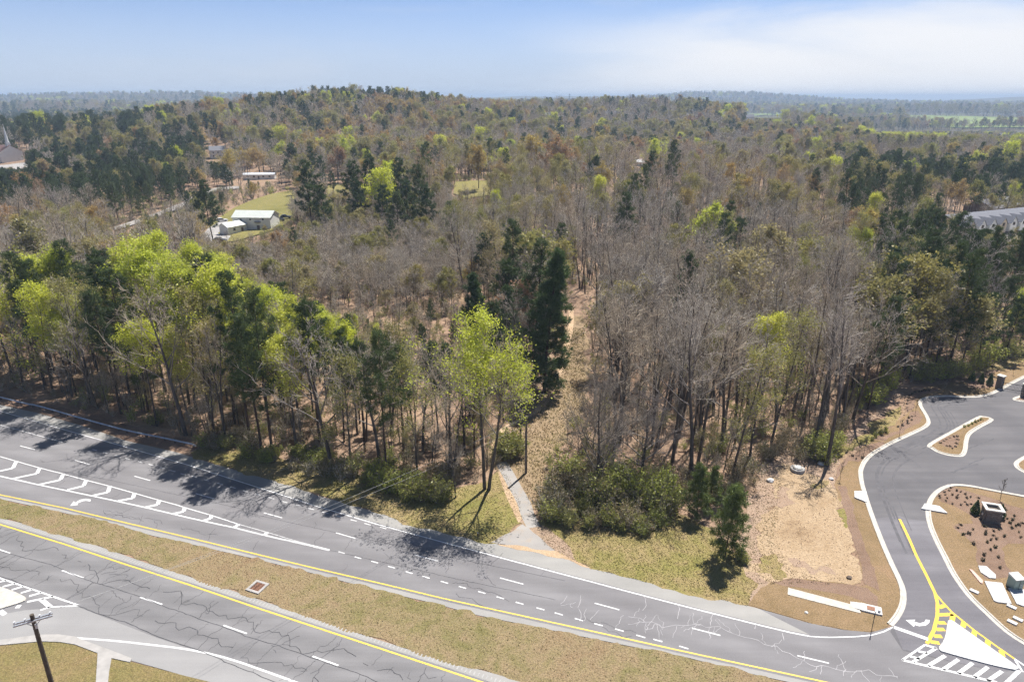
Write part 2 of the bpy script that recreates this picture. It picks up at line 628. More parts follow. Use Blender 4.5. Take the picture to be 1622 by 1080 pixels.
M['needle_bright'] = leaf('young_needles', [(.15, .20, .055), (.20, .25, .065)], .35)
M['needle_dark'] = leaf('cedar_needles', [(.10, .155, .055), (.115, .175, .06)], .2)
M['leaf_shrub'] = leaf('shrub_leaves', [(.27, .31, .07), (.40, .42, .09), (.30, .30, .10), (.46, .50, .10)], .5)
M['leaf_brown'] = leaf('brush_leaves', [(.23, .18, .09), (.20, .19, .08), (.28, .22, .13)], .35)
M['leaf_bed'] = leaf('bed_shrub_leaves', [(.06, .055, .035), (.09, .075, .045), (.07, .08, .03)], .2)
M['grass_blade'] = leaf('dry_grass_blades', [(.30, .23, .12), (.32, .24, .12)], .3)

# ================================================================== SETTING
# ---- ground: one sheet out to the horizon
NA = 540
ang = np.linspace(0, 2 * math.pi, NA, endpoint=False)
rad = np.concatenate([[12, 30, 60, 100, 140], np.geomspace(170, 13000, 130)])
gx = (rad[:, None] * np.sin(ang)[None]).ravel()
gy = (rad[:, None] * np.cos(ang)[None]).ravel()
gz = land(gx, gy) - .03
gv = np.concatenate([[[0, 0, -.03]], np.stack([gx, gy, gz], 1)])
i0 = np.arange(NA)
i1 = (i0 + 1) % NA
fan = np.stack([np.zeros(NA, int), 1 + i1, 1 + i0], 1)
quads = np.concatenate([np.stack([1 + k * NA + i0, 1 + k * NA + i1, 1 + (k + 1) * NA + i1, 1 + (k + 1) * NA + i0], 1) for k in range(len(rad) - 1)])
gm = np_mesh('ground', gv, [(fan, 0), (quads, 0)], [M['floor']])
for p_ in gm.polygons:
    p_.use_smooth = True
ground = link('ground', gm)
ground['kind'] = 'structure'

# ---- the divided highway. dirv runs along it, away to the upper left
DV = np.array([-math.cos(R(22)), math.sin(R(22))])
def extend(pts, d0=None, d1=None):
    p = [tuple(q) for q in pts]
    if d0 is not None:
        a, b_ = np.array(p[0]), np.array(p[min(3, len(p) - 1)])
        e = (a - b_) / np.linalg.norm(a - b_)
        p = [tuple(a + e * d0)] + p
    if d1 is not None:
        a, b_ = np.array(p[-1]), np.array(p[max(-4, -len(p))])
        e = (a - b_) / np.linalg.norm(a - b_)
        p = p + [tuple(a + e * d1)]
    return p

far_top = FL([(0, 641), (60, 654), (130, 674), (200, 698), (280, 716), (340, 735), (400, 752), (472, 771), (500, 784), (541, 795), (609, 815), (641, 828), (718, 846), (757, 857),
              (785, 860), (813, 867), (900, 886), (946, 902), (1030, 923), (1122, 944), (1200, 963), (1280, 986), (1335, 997), (1378, 1001), (1398, 997), (1414, 991)])
far_bot = FL([(0, 790), (74, 806), (139, 820), (194, 834), (241, 848), (300, 861), (405, 885), (485, 905), (596, 934), (683, 954), (757, 974), (841, 991), (900, 1003), (993, 1022), (1085, 1040), (1196, 1068)])
near_top = FL([(0, 820), (37, 829), (89, 845), (157, 865), (231, 891), (300, 913), (374, 937), (457, 965), (541, 995), (600, 1013), (665, 1034), (730, 1052), (822, 1077)])
corner_top = FL([(119, 1010), (139, 1017), (185, 1034), (207, 1046), (300, 1071), (345, 1082)])
far_top = extend(far_top, 110)
far_bot = extend(far_bot, 110, 90)
near_top = extend(near_top, 110, 90)
# carriageway towards the access road: pavement runs on to the right along the far lanes' edge
far_right = [(58.0, 47.5), (130.0, 18.5)]
far_poly = far_top + [flat(1436, 1000), flat(1500, 1040), flat(1622, 1046), flat(1760, 1075), (130, 33)] + [(130, 10)] + far_bot[::-1]
far_road = sheet('highway_far_carriageway', far_poly, .012, M['asphalt_far'])
tag(far_road, 'grey three-lane carriageway running along the edge of the wood')
near_low = [tuple(np.array(q) + np.array([0, 0])) for q in corner_top]
near_poly = near_top + [(90, -8), (40, -8)] + [flat(345, 1082), flat(300, 1071), flat(207, 1046), flat(185, 1034), flat(139, 1017), flat(119, 1010), flat(93, 1006), flat(61, 1006.5), flat(0, 1015), (-130, 58), (-160, 62)]
near_road = sheet('highway_near_carriageway', near_poly, .012, M['asphalt_near'])
tag(near_road, 'cracked grey carriageway nearest the viewer below the grass median')

# paler shoulders, laid on the pavement
def band(name, edge_a, edge_b, z, mat, parent, ragged=0.0):
    return sheet(name, list(edge_a) + list(edge_b)[::-1], z, mat, parent, ragged)
edge_line = FL([(0, 651), (100, 680), (200, 708), (300, 737), (400, 769), (500, 801), (600, 831), (700, 858), (800, 885), (900, 911.5), (1000, 938), (1100, 964), (1200, 989), (1250, 1001), (1283, 1007.5)])
edge_line = extend(edge_line, 110)
sh = band('shoulder', far_top[:-5], offset(edge_line, .25), .016, M['shoulder'], far_road)
yel_far = FL([(0, 783.5), (100, 804), (200, 828), (300, 851.5), (400, 876), (500, 900), (600, 923), (700, 947), (800, 969), (900, 991), (1000, 1013), (1100, 1035), (1200, 1056.5), (1290, 1076)])
yel_far = extend(yel_far, 110, 90)
yel_near = FL([(0, 830.5), (100, 861), (200, 894), (300, 926), (400, 960), (500, 993), (600, 1026), (700, 1059), (760, 1079)])
yel_near = extend(yel_near, 110, 90)
band('inner_shoulder', offset(yel_far, -.4), far_bot, .016, M['shoulder'], far_road)
band('inner_shoulder', near_top, offset(yel_near, .35), .016, M['shoulder'], near_road)
# newer patch of shoulder beside the kerb return
sheet('shoulder_patch', FL([(1281, 987), (1335, 998), (1378, 1002), (1405, 994), (1410, 996), (1395, 1001), (1354, 1006.5), (1317, 1007.5), (1284, 1006)]), .020, M['asphalt_far'], far_road)
# pale turning lane of the near carriageway
white_near = FL([(119, 1010), (180, 1014.5), (240, 1021), (300, 1028.5), (356, 1041), (410, 1059), (467, 1079.5), (530, 1103), (620, 1137)])
sheet('turning_lane', FL([(-90, 990), (0, 973), (40, 966), (80, 963), (122, 960), (180, 983), (250, 1010), (300, 1027), (240, 1021), (119, 1010), (93, 1006), (61, 1006.5), (0, 1015), (-90, 1032)]), .0155, M['turn_lane'], near_road)
sheet('turning_lane', FL([(119, 1011), (180, 1016), (240, 1022), (300, 1030), (356, 1043), (410, 1061), (467, 1081), (620, 1139), (640, 1200), (345, 1083), (300, 1072), (210, 1046), (185, 1035), (139, 1018)]), .0155, M['turn_lane'], near_road)

# ---- painted lines
WP, WW, YP = M['white_paint'], M['worn_paint'], M['yellow_paint']
def line_px(px, w, mat, parent, name='lane_marking', z=.024, smooth=True):
    p = FL(px)
    return strip(name, resample(p, 1.5) if smooth and len(p) > 2 else p, w, z, mat, parent)
strip('edge_line', straight(edge_line, 2, False), .20, .024, WP, far_road)
line_px([(1283, 1007.5), (1300, 1008.6), (1317, 1009), (1354, 1008), (1381, 1005.5), (1400, 1000), (1414, 993)], .16, WP, far_road, 'edge_line')
strip('edge_line', straight(yel_far, 2, False), .20, .024, YP, far_road)
strip('edge_line', straight(yel_near, 2, False), .22, .024, YP, near_road)
strip('edge_line', resample(white_near, 1.5), .24, .024, WP, near_road)
strip('lane_marking', extend(FL([(0, 673), (100, 700.5)]), 110), .13, .024, WP, far_road)
for a, b_ in (((32, 706), (55, 712)), ((118, 728.5), (142, 735.5)), ((213, 754), (238, 761)), ((310, 781.5), (340, 790)), ((418, 812), (447, 820)), ((532, 843.5), (563, 852.5)), ((657, 878.5), (694, 888.5)),
              ((792, 915), (829, 925)), ((942, 955), (981, 965.5)), ((1096, 994.5), (1141, 1006)), ((1263, 1038), (1313, 1050)), ((1440, 1085), (1490, 1097)), ((-60, 684), (-40, 689))):
    line_px([a, b_], .17, WP, far_road, 'lane_dash')
for a, b_ in (((-60, 852), (16, 876)), ((98, 903), (132, 915)), ((222, 945.5), (257, 957)), ((354, 990), (391, 1003)), ((495, 1039), (536, 1053.5)), ((650, 1093), (700, 1111))):
    line_px([a if a[0] > -50 else (-28, 861), b_], .19, WP, near_road, 'lane_dash')
def dots(px, ln, w, mat, parent):
    for u, v in px:
        c = np.array(flat(u, v))
        strip('lane_dot', [tuple(c - DV * ln / 2), tuple(c + DV * ln / 2)], w, .024, mat, parent)
dots([(150, 712.5), (167, 717), (185, 722), (202, 726.5), (222, 731.5), (239, 736), (257, 741), (274, 746), (290, 751), (308, 755), (327, 760.5), (348, 766), (369, 772), (389, 778), (408, 783),
      (430, 789), (451, 795), (471, 800), (493, 806), (515.5, 812), (537, 818), (560, 824), (582, 830), (607, 836)], 1.0, .16, WW, far_road)
dots([(541, 875), (567, 883), (593.5, 890), (620, 898), (648, 906.5), (675, 914), (704, 922), (732.5, 930), (763, 938), (792.5, 946.5), (823, 955), (856, 964), (885, 972), (917, 981), (948, 989),
      (981, 997.5), (1015, 1007.5), (1042, 1014), (1083, 1025)], .95, .17, WP, far_road)
# chevron zone between the through lanes and the turning lane
line_px([(-60, 707), (0, 723), (26, 730.5), (63, 741), (100, 750.5), (137, 760.5), (174, 770), (213, 781), (250, 791.5), (278, 799), (300, 806), (333, 815.5), (376, 829.5)], .17, WP, far_road)
line_px([(376, 829.5), (422, 842.5), (474, 858), (522, 870)], .10, WW, far_road)
line_px([(-60, 741), (0, 754), (63, 768), (111, 778), (185, 793.5), (241, 806), (300, 820), (370, 835.5), (418.5, 847.5), (474, 860), (522, 871.5)], .26, WP, far_road)
for ch in ([(-11, 720.5), (-17, 731), (-48, 741)], [(26, 730.5), (20.5, 741.5), (-16, 749.5)], [(63, 741), (58.5, 750), (20, 758)], [(100, 750.5), (96, 760), (61, 767.5)], [(136.5, 760.5), (132.5, 769.5), (106, 776)], [(174, 770), (171, 779.5), (146, 785)],
           [(213, 781), (210.5, 789), (186, 793.5)], [(252, 792), (250, 799), (230, 803.5)], [(292.5, 804), (291, 810), (274, 814)], [(335, 816.5), (333.5, 821), (322, 824.5)], [(377, 830), (376, 833), (370, 835)], [(423, 843), (421, 846), (419, 847)]):
    strip('chevron_stripe', FL(ch[:2]), .55, .025, WP, far_road)
    strip('chevron_stripe', FL(ch[1:]), .50, .026, WP, far_road)
def arrow(px, parent, name='turn_arrow'):
    sheet(name, FL(px), .025, WP, parent)
arrow([(111, 801), (117, 793.6), (119, 796.2), (127, 791.2), (136, 789.6), (144, 791), (143, 794.2), (136, 793), (130, 794), (122, 797.6), (124, 799.6)], far_road)
# hatching ahead of the small traffic island
for a, b_, w in (((-30, 905), (126, 959), .22), ((80, 961), (126, 959), .22), ((65, 949), (80, 961), .5), ((4, 929), (24, 924), .32), ((18.5, 934), (37, 928.5), .32), ((33, 939), (51, 933.5), .32), ((46, 944), (65, 938.5), .32),
                 ((43, 953), (84, 944.5), .34), ((-12, 924), (10, 919), .32), ((64, 966), (80, 961), .3), ((27, 963), (31, 958), .5), ((0, 967), (8, 973), .5)):
    line_px([a, b_], w, WP, near_road, 'hatch_stripe', .025, False)
# rumble strip pressed into the inner shoulder
rv, rf = [], []
p0s = np.array(straight(offset(yel_near, .75), .45, False))
nn = normals2(p0s)
dd = np.stack([nn[:, 1], -nn[:, 0]], 1)
for k in range(len(p0s)):
    if p0s[k][0] < -75 or p0s[k][0] > 5:
        continue
    a, q = p0s[k], len(rv)
    for sx, sy in ((-.07, -.22), (.07, -.22), (.07, .22), (-.07, .22)):
        w_ = a + dd[k] * sx + nn[k] * sy
        rv.append((w_[0], w_[1], .021))
    rf.append((q, q + 1, q + 2, q + 3))
me = bpy.data.meshes.new('rumble_strip')
me.from_pydata(rv, [], rf)
me.materials.append(plain('rumble_asphalt', (.36, .355, .345), .9))
tag(link('rumble_strip', me, near_road), kind='stuff')

# ---- cracks in the pavement (tar lines), wandering along and across the lanes
def crack_mesh(name, lines, mat, parent, z):
    v, f = [], []
    for pts, w in lines:
        if len(pts) < 2:
            continue
        a, q = strip_pts(pts, w, z + 1.2e-4 * (len(v) % 23))
        base = len(v)
        v += a
        f += [tuple(base + i for i in k) for k in q]
    me = bpy.data.meshes.new(name)
    me.from_pydata(v, [], f)
    me.materials.append(mat)
    o = link(name, me, parent)
    o['kind'] = 'stuff'
rc = random.Random(5)
def wander(a, b_, amp, step=.5):
    a, b_ = np.array(a, float), np.array(b_, float)
    L = np.linalg.norm(b_ - a)
    n = max(2, int(L / step))
    d = (b_ - a) / L
    nrm = np.array([-d[1], d[0]])
    off, out = 0, []
    for k in range(n + 1):
        off = off * .86 + rc.gauss(0, amp)
        out.append(tuple(a + d * L * k / n + nrm * off + d * rc.gauss(0, .08)))
    return out
def along(pts, s):
    """point at arc length s"""
    P = np.array(pts)
    seg = np.linalg.norm(np.diff(P, axis=0), axis=1)
    c = np.concatenate([[0], np.cumsum(seg)])
    return np.array([np.interp(s, c, P[:, 0]), np.interp(s, c, P[:, 1])])
def length(pts):
    return float(np.sum(np.linalg.norm(np.diff(np.array(pts), axis=0), axis=1)))
NR = np.array([-math.sin(R(22)), -math.cos(R(22))])      # across the road, towards the viewer
lines = []
yl = resample(yel_near[1:-1], 1)
L = length(yl)
for lane_off, amp in ((2.0, .33), (5.6, .36), (3.72, .05), (7.4, .05)):
    base = [tuple(along(yl, s) + NR * lane_off) for s in np.arange(-0, L, .6)]
    off, cur = 0, []
    for q in base:
        off = off * .9 + rc.gauss(0, amp)
        q = (q[0] + NR[0] * off, q[1] + NR[1] * off)
        keep = rc.random() > (.06 if amp > .1 else .01)
        if keep:
            cur.append(q)
        else:
            lines.append((cur, rc.uniform(.04, .075)))
            cur = []
    lines.append((cur, .07 if amp > .1 else .06))
s = 0.0
while s < L:
    s += rc.uniform(.6, 2.3)
    for lo_, hi_ in ((.3, 3.7), (3.8, 7.3)):
        if rc.random() < .70:
            o0, o1 = (lo_, hi_) if rc.random() < .5 else (rc.uniform(lo_, (lo_ + hi_) / 2), rc.uniform((lo_ + hi_) / 2, hi_))
            p_ = along(yl, min(s + rc.uniform(-.5, .5), L))
            lines.append((wander(p_ + NR * o0, p_ + NR * o1 - DV * rc.uniform(-.9, .6), .13, .3), rc.uniform(.022, .055)))
            if rc.random() < .45:
                m_ = p_ + NR * rc.uniform(o0, o1)
                lines.append((wander(m_, m_ + np.array([rc.gauss(0, 1.2), rc.gauss(0, 1.0)]), .18, .3), .04))
crack_mesh('crack_seal', lines, M['crack_dark'], near_road, .0225)
lines = []
yf = resample(yel_far[1:-1], 1)
Lf = length(yf)
s = 0.0
while s < Lf:
    s += rc.uniform(1.8, 6.0)
    p_ = along(yf, min(s, Lf))
    if p_[0] > 3:
        continue
    o0 = rc.choice((-.4, -3.8, -4.0, -7.0))
    lines.append((wander(p_ + NR * o0, p_ + NR * (o0 - rc.uniform(1.2, 3.2)) - DV * rc.uniform(-1.6, .8), .12, .4), rc.uniform(.022, .04)))
for o0 in (-3.6, -7.15):
    cur = []
    for s in np.arange(0, Lf, .8):
        p_ = along(yf, s)
        if p_[0] < 4:
            q = p_ + NR * (o0 * (1.0 if p_[0] > -40 else 1.08) + rc.gauss(0, .03))
            cur.append(tuple(q))
    lines.append((cur, .035))
for k in range(9):
    p_ = along(yf, rc.uniform(10, 95)) + NR * rc.uniform(-3.2, -1.0)
    lines.append((wander(p_, p_ - DV * rc.uniform(3, 8), .2, .4), .035))
crack_mesh('crack_seal', lines, M['crack_dark'], far_road, .0225)
lines = []
el_ = FL([(880, 940), (1000, 962), (1120, 985), (1240, 1010), (1330, 1035), (1420, 1058)])
pth = resample([tuple(np.array(q) + NR * 1.2) for q in el_], .6)
off, cur = 0, []
for q in pth:
    off = off * .88 + rc.gauss(0, .28)
    cur.append((q[0] + NR[0] * off, q[1] + NR[1] * off))
lines.append((cur[14:], .065))
for k in range(46):
    q = np.array(cur[rc.randrange(2, len(cur))])
    e = q + NR * rc.choice((-1, 1)) * rc.uniform(.7, 2.3) + DV * rc.gauss(0, .9)
    lines.append((wander(q, e, .13, .3), rc.uniform(.035, .06)))
for u, v0, v1 in ((1021, 944, 967), (1076, 958, 980), (1128, 970, 990), (1196, 988, 995), (1240, 1002, 1012)):
    lines.append((wander(flat(u, v0), flat(u - 2, v1), .1, .3), .06))
crack_mesh('crack_filler', lines, M['crack_pale'], far_road, .0228)

# ---- median and verges
med = far_bot + near_top[::-1]
median = sheet('median', offset(far_bot, .02) + offset(near_top, -.02)[::-1], .0185, M['dead_grass'], ragged=.16, step=.5)
verge_px = [(860, 862), (900, 884), (946, 903), (1030, 924), (1122, 945), (1185, 960), (1200, 925), (1178, 905), (1165, 880), (1130, 840), (1050, 800), (950, 790), (880, 800), (850, 830)]
verge = sheet('verge_ground', FL(verge_px), .0185, M['verge'], ragged=.3, step=.7)
lv = FL([(300, 717), (340, 736), (400, 753), (472, 772), (541, 796), (609, 816), (641, 829), (718, 847), (757, 858), (790, 861), (806, 845), (830, 822), (824, 795), (808, 760), (795, 735), (770, 765), (700, 775), (600, 760), (500, 742), (400, 715), (330, 700)])
sheet('verge_ground', lv, .0185, M['verge'], ragged=.25, step=.7, seed=3)
sheet('verge_ground', far_top[:6] + FL([(340, 712), (300, 696), (200, 672), (100, 645), (0, 620)]) + [(-170, 150)], -.010, M['mulch'], ragged=.2, step=1.5, seed=4)
soil_px = [(1233, 728), (1247, 735), (1261, 750), (1317, 756), (1323, 768), (1335, 807), (1348, 844), (1364, 901), (1372, 928), (1331, 925), (1280, 918), (1254, 917), (1220, 923), (1200, 925), (1170, 912), (1195, 880), (1200, 850), (1215, 818), (1226, 787), (1236, 755)]
sheet('bare_soil', FL(soil_px), .002, M['bare_soil'], ragged=.7, step=.9, seed=5)
for q, px in enumerate(([(1328, 790), (1342, 795), (1350, 830), (1340, 838), (1332, 815)], [(1262, 885), (1300, 895), (1318, 908), (1290, 908), (1255, 898)], [(1205, 880), (1235, 878), (1250, 905), (1225, 915), (1200, 905)], [(1232, 770), (1250, 775), (1246, 800), (1230, 806)], [(1290, 760), (1310, 762), (1305, 770), (1288, 768)])):
    sheet('weedy_patch', FL(px), .008 + .001 * q, M['verge'] if q % 2 == 0 else M['pink_soil'], ragged=.55, step=.45, seed=60 + q)
sheet('soil_fringe', FL([(1233, 715), (1330, 720), (1345, 760), (1320, 770), (1230, 800), (1215, 840), (1205, 890), (1160, 915), (1120, 905), (1165, 860), (1180, 800), (1200, 750)]), -.006, M['pink_soil'], ragged=.6, step=1.2, seed=6)
sheet('gravel_apron', FL([(1060, 921), (1122, 943), (1200, 962), (1210, 940), (1222, 922), (1200, 905), (1160, 905), (1110, 912)]), .006, M['pink_soil'], ragged=.35, step=.9, seed=7)

# ---- access road into the new estate
acc_l = FL([(1414.6, 992), (1424, 981), (1431, 969), (1435, 958), (1436, 948.5), (1435.5, 938), (1433, 928), (1426, 912), (1418, 896), (1402, 860), (1387, 822), (1376, 790), (1369, 766), (1367, 752), (1367.5, 744), (1373, 732), (1382, 722.5), (1392, 715.5), (1415, 702.6),
            (1442, 690), (1465, 679), (1472, 673.5), (1474, 669), (1472.5, 663), (1468, 654.5), (1462, 645), (1460.5, 640), (1462, 635.5), (1470, 631.5), (1481, 629.5), (1507, 628.7), (1544, 629.5), (1568, 625.8), (1585, 618.5), (1600, 610.5), (1622, 599), (1680, 570), (1740, 542)])
acc_r = FL([(1760, 1090), (1690, 1062), (1622, 1021), (1590.5, 1000), (1553.5, 966), (1529, 941), (1507, 910), (1492, 881), (1479, 855), (1470, 833), (1466.5, 818), (1466, 806), (1467.5, 797), (1472, 787), (1481, 777), (1494, 769.8), (1509, 766.3), (1535, 768), (1572, 775), (1622, 784.5), (1700, 800), (1800, 822)])
acc_l_s = resample(acc_l, .7)
acc_r_s = resample(acc_r, .7)
acc_poly = acc_l_s + FL([(1800, 560), (1900, 640), (1900, 760)]) + acc_r_s[::-1] + FL([(1640, 1062), (1577, 1062), (1500, 1046), (1430, 1030), (1410, 1000)])
access = sheet('access_road', acc_poly, .016, M['asphalt_new2'])
tag(access, 'dark new asphalt access road with pale kerbs at the edge of the wood')
sheet('road_surface', FL([(1386.5, 821), (1402, 860), (1418, 896), (1426, 912), (1433, 928), (1435.5, 938), (1436, 948.5), (1435, 958), (1431, 969), (1424, 981), (1415, 992), (1430, 1028), (1500, 1045), (1577, 1062), (1640, 1061), (1690, 1062), (1622, 1021), (1590.5, 1000), (1553.5, 966),
                             (1529, 941), (1507, 910), (1492, 881), (1479, 855), (1470, 833), (1466.5, 825), (1440, 822), (1425, 817)]), .020, M['asphalt_new'], access)
# faint tyre scuffs swinging through the bend
tm = []
for k in range(14):
    o_ = -rc.uniform(.8, 4.5)
    i0_ = rc.randrange(10, 70)
    q = offset(acc_l_s, o_)[i0_:i0_ + rc.randrange(14, 42)]
    tm.append((q, rc.uniform(.12, .32)))
for k in range(8):
    a_ = np.array(flat(rc.uniform(1400, 1560), rc.uniform(690, 760)))
    tm.append((wander(a_, a_ + np.array([rc.uniform(5, 12), rc.uniform(2, 8)]), .1, .8), rc.uniform(.15, .35)))
crack_mesh('tyre_marks', tm, plain('tyre_scuff', (.118, .115, .124), .9, .2, .2, 1.0), access, .0215)
def kerb(name, pts, side, closed=False, parent=None, mat=None):
    """gutter pan and raised kerb swept along the pavement edge; side +1 puts it left of the run"""
    prof = [(0, .018), (0, .03), (.42, .024), (.47, .11), (.62, .12), (.66, .09), (.66, -.05)]
    v, f = [], []
    rings = [offset(pts, side * q[0], closed) for q in prof]
    n = len(pts)
    for k, q in enumerate(prof):
        v += [(x, y, q[1]) for x, y in rings[k]]
    m_ = n if closed else n - 1
    for k in range(len(prof) - 1):
        for i in range(m_):
            j = (i + 1) % n
            f.append((k * n + i, k * n + j, (k + 1) * n + j, (k + 1) * n + i))
    mb = MB()
    mb.v, mb.f = v, f
    o = mb.build(name, mat or M['concrete'], parent)
    if parent is None:
        o['kind'] = 'structure'
    return o
kerb('kerb', acc_l_s, 1)
kerb('kerb', acc_r_s, -1)
# dormant turf and mulch beside it
straw_l = FL([(1185, 958), (1205, 931), (1220, 922), (1254, 916), (1280, 917), (1331, 924), (1370, 927.5), (1364, 900), (1348, 844), (1335, 807), (1322, 768), (1330, 740), (1345, 724), (1375, 703), (1410, 680), (1435, 655), (1440, 628), (1470, 612), (1510, 606), (1550, 600), (1590, 585), (1622, 572), (1720, 535)])
sheet('dormant_turf', straw_l + offset(acc_l_s, .4)[::-1] + FL([(1398, 998), (1378, 1000.5), (1335, 996.5), (1280, 985.5), (1200, 962)]), .007, M['straw'], ragged=.12, step=.8, seed=8)
for q, px in enumerate(([(1322, 765), (1327, 742), (1345, 722), (1378, 703), (1400, 696), (1402, 703), (1383, 714), (1366, 727), (1362, 733), (1345, 730), (1333, 745)],
                        [(1380, 697), (1400, 690), (1420, 682), (1432, 668), (1443, 652), (1455, 650), (1460, 662), (1450, 672), (1430, 684), (1400, 697)],
                        [(1328, 770), (1340, 770), (1362, 840), (1384, 900), (1392, 935), (1372, 925), (1364, 896), (1346, 838)],
                        [(1222, 921), (1256, 917), (1330, 924), (1375, 930), (1392, 945), (1390, 962), (1350, 945), (1290, 932), (1240, 927)],
                        [(1434, 640), (1440, 628), (1466, 616), (1490, 613), (1488, 620), (1462, 624), (1450, 632), (1445, 648), (1437, 652)],
                        [(1530, 606), (1560, 598), (1585, 606), (1583, 612), (1555, 616), (1532, 612)])):
    sheet('mulch_bed', FL(px), .014 if q != 3 else .011, M['mulch'], ragged=.15, step=.7, seed=20 + q)
sheet('greening_bank', FL([(1325, 725), (1360, 706), (1400, 685), (1425, 665), (1432, 650), (1425, 640), (1395, 660), (1370, 685), (1335, 705)]), .001, M['verge'], ragged=.5, step=1, seed=30)
sheet('slope_soil', FL([(1318, 715), (1360, 690), (1390, 665), (1415, 640), (1435, 622), (1410, 612), (1395, 640), (1370, 665), (1330, 692)]), -.004, M['pink_soil'], ragged=.6, step=1.2, seed=31)
sheet('slope_soil', FL([(1545, 598), (1575, 588), (1622, 576), (1720, 545), (1720, 520), (1622, 555), (1570, 575), (1540, 585)]), -.003, M['verge'], ragged=.6, step=1.2, seed=33)
# ground inside the bend on the other side
bend = offset(acc_r_s, -.4) + FL([(1900, 860), (1900, 1150)])
sheet('dormant_turf', bend, .006, M['straw'])
sheet('mulch_bed', FL([(1480, 784), (1490, 775), (1507, 770), (1530, 777), (1560, 785), (1590, 797), (1622, 806), (1760, 830), (1760, 900), (1622, 862), (1600, 862), (1590, 870), (1595, 890), (1600, 905), (1585, 915), (1560, 915), (1546, 893), (1546, 870), (1530, 850), (1512, 835), (1518, 830), (1540, 828), (1535, 815),
                       (1510, 800), (1490, 795)]), .010, M['mulch'], ragged=.15, step=.7, seed=40)
# islands
def island(name, px, fill, label=None, closed_step=.5):
    p = resample(FL(px), closed_step, True)
    a = sum(p[i][0] * p[(i + 1) % len(p)][1] - p[(i + 1) % len(p)][0] * p[i][1] for i in range(len(p)))
    if a < 0:
        p = p[::-1]
    k = kerb(name, p, 1, True)
    sheet('island_turf', offset(p, .64, True), .10, fill, k)
    return k, p
isl, isl_p = island('kerbed_island', [(1469.5, 703.5), (1473, 709.5), (1485, 716.5), (1502, 721.5), (1520, 723.5), (1528, 721.5), (1532, 714), (1534, 699), (1538, 688.5), (1550, 679.5), (1571, 668), (1573.5, 664), (1568, 661), (1556, 659), (1547, 660.3), (1507, 682)], M['straw'])
sheet('island_mulch', FL([(1484, 701), (1500, 692), (1517, 688), (1520, 694), (1517, 708), (1510, 712), (1495, 708)]), .105, M['mulch'], isl, .1, .5)
island('kerbed_island', [(1603.5, 631), (1611, 635), (1630, 637), (1660, 634), (1680, 622), (1672, 614), (1650, 614), (1625, 623)], M['mulch'])
island('kerbed_island', [(1607, 731), (1606, 737), (1613, 744), (1635, 753), (1680, 760), (1730, 755), (1735, 735), (1700, 718), (1650, 712), (1622, 722)], M['straw'])
tri = FL([(1501.6, 983.7), (1506, 982.5), (1512, 986), (1560, 1020), (1612, 1057), (1613, 1060), (1607, 1061.5), (1575, 1055), (1544, 1047), (1515, 1039), (1490.5, 1032), (1487.5, 1029), (1487.5, 1025), (1496, 1011.5)])
o = MB().prism(resample(tri, .5, True), .0, .14).build('traffic_island', M['concrete_white'])
o['kind'] = 'structure'
o = MB().prism(resample(FL([(-80, 915), (-40, 919), (0, 930), (28, 940), (42, 948), (40, 952), (33, 955), (0, 965), (-40, 975), (-90, 985)]), .5, True), 0, .14).build('traffic_island', M['concrete'])
o['kind'] = 'structure'
# markings of the access road
YN = M['yellow_new']
line_px([(1425, 822), (1440, 853), (1451.6, 880), (1467, 910), (1481, 939)], .34, YN, access, 'centre_line')
line_px([(1481, 939), (1485, 955), (1484.5, 976), (1479, 998), (1468, 1019)], .36, YN, access, 'centre_line', .0245)
line_px([(1481, 939), (1507, 968.5), (1544, 998.5), (1581, 1025), (1607, 1043)], .24, YN, access, 'centre_line', .025)
for a, b_ in (((1487, 962), (1496, 958.7)), ((1486, 973.5), (1509, 972.6)), ((1485, 986), (1498, 986)), ((1482, 996.5), (1496, 996.5)), ((1478.5, 1007), (1492, 1007.5)), ((1473, 1016), (1488, 1018)),
              ((1509.5, 973), (1508, 983)), ((1527, 985), (1525, 993)), ((1544, 999), (1542, 1008)), ((1565, 1014), (1564, 1023)), ((1586, 1030), (1588, 1039))):
    line_px([a, b_], .5, YN, access, 'hatch_stripe', .0255, False)
WB = M['white_paint']
for a, b_, w in (((1416, 993), (1470, 1012), .5), ((1465, 1021), (1429, 1045), .22), ((1483, 1026), (1446, 1048), .3), ((1465, 1021), (1483, 1026), .3), ((1454, 1031), (1469, 1034), .3), ((1441, 1039), (1457, 1043), .3), ((1429, 1045), (1580, 1080.5), .3),
                 ((1497, 1038), (1470, 1054), .36), ((1518, 1044), (1494, 1060), .36), ((1540.5, 1049.5), (1518, 1066), .36), ((1564.6, 1056), (1543, 1072), .36), ((1587, 1062.5), (1564.6, 1078), .36), ((1614.6, 1061.5), (1592, 1083), .36), ((1607, 1043), (1650, 1072), .2), ((1608, 1045), (1620, 1064), .22)):
    line_px([a, b_], w, WB, access, 'road_stripe', .026, False)
arrow([(1434.5, 981.5), (1450, 981), (1447.5, 984), (1456, 986.5), (1464, 985), (1466, 981), (1472.5, 981.5), (1472, 986), (1466, 990.5), (1456, 991.5), (1449, 989.5), (1447.5, 992.5)], access)

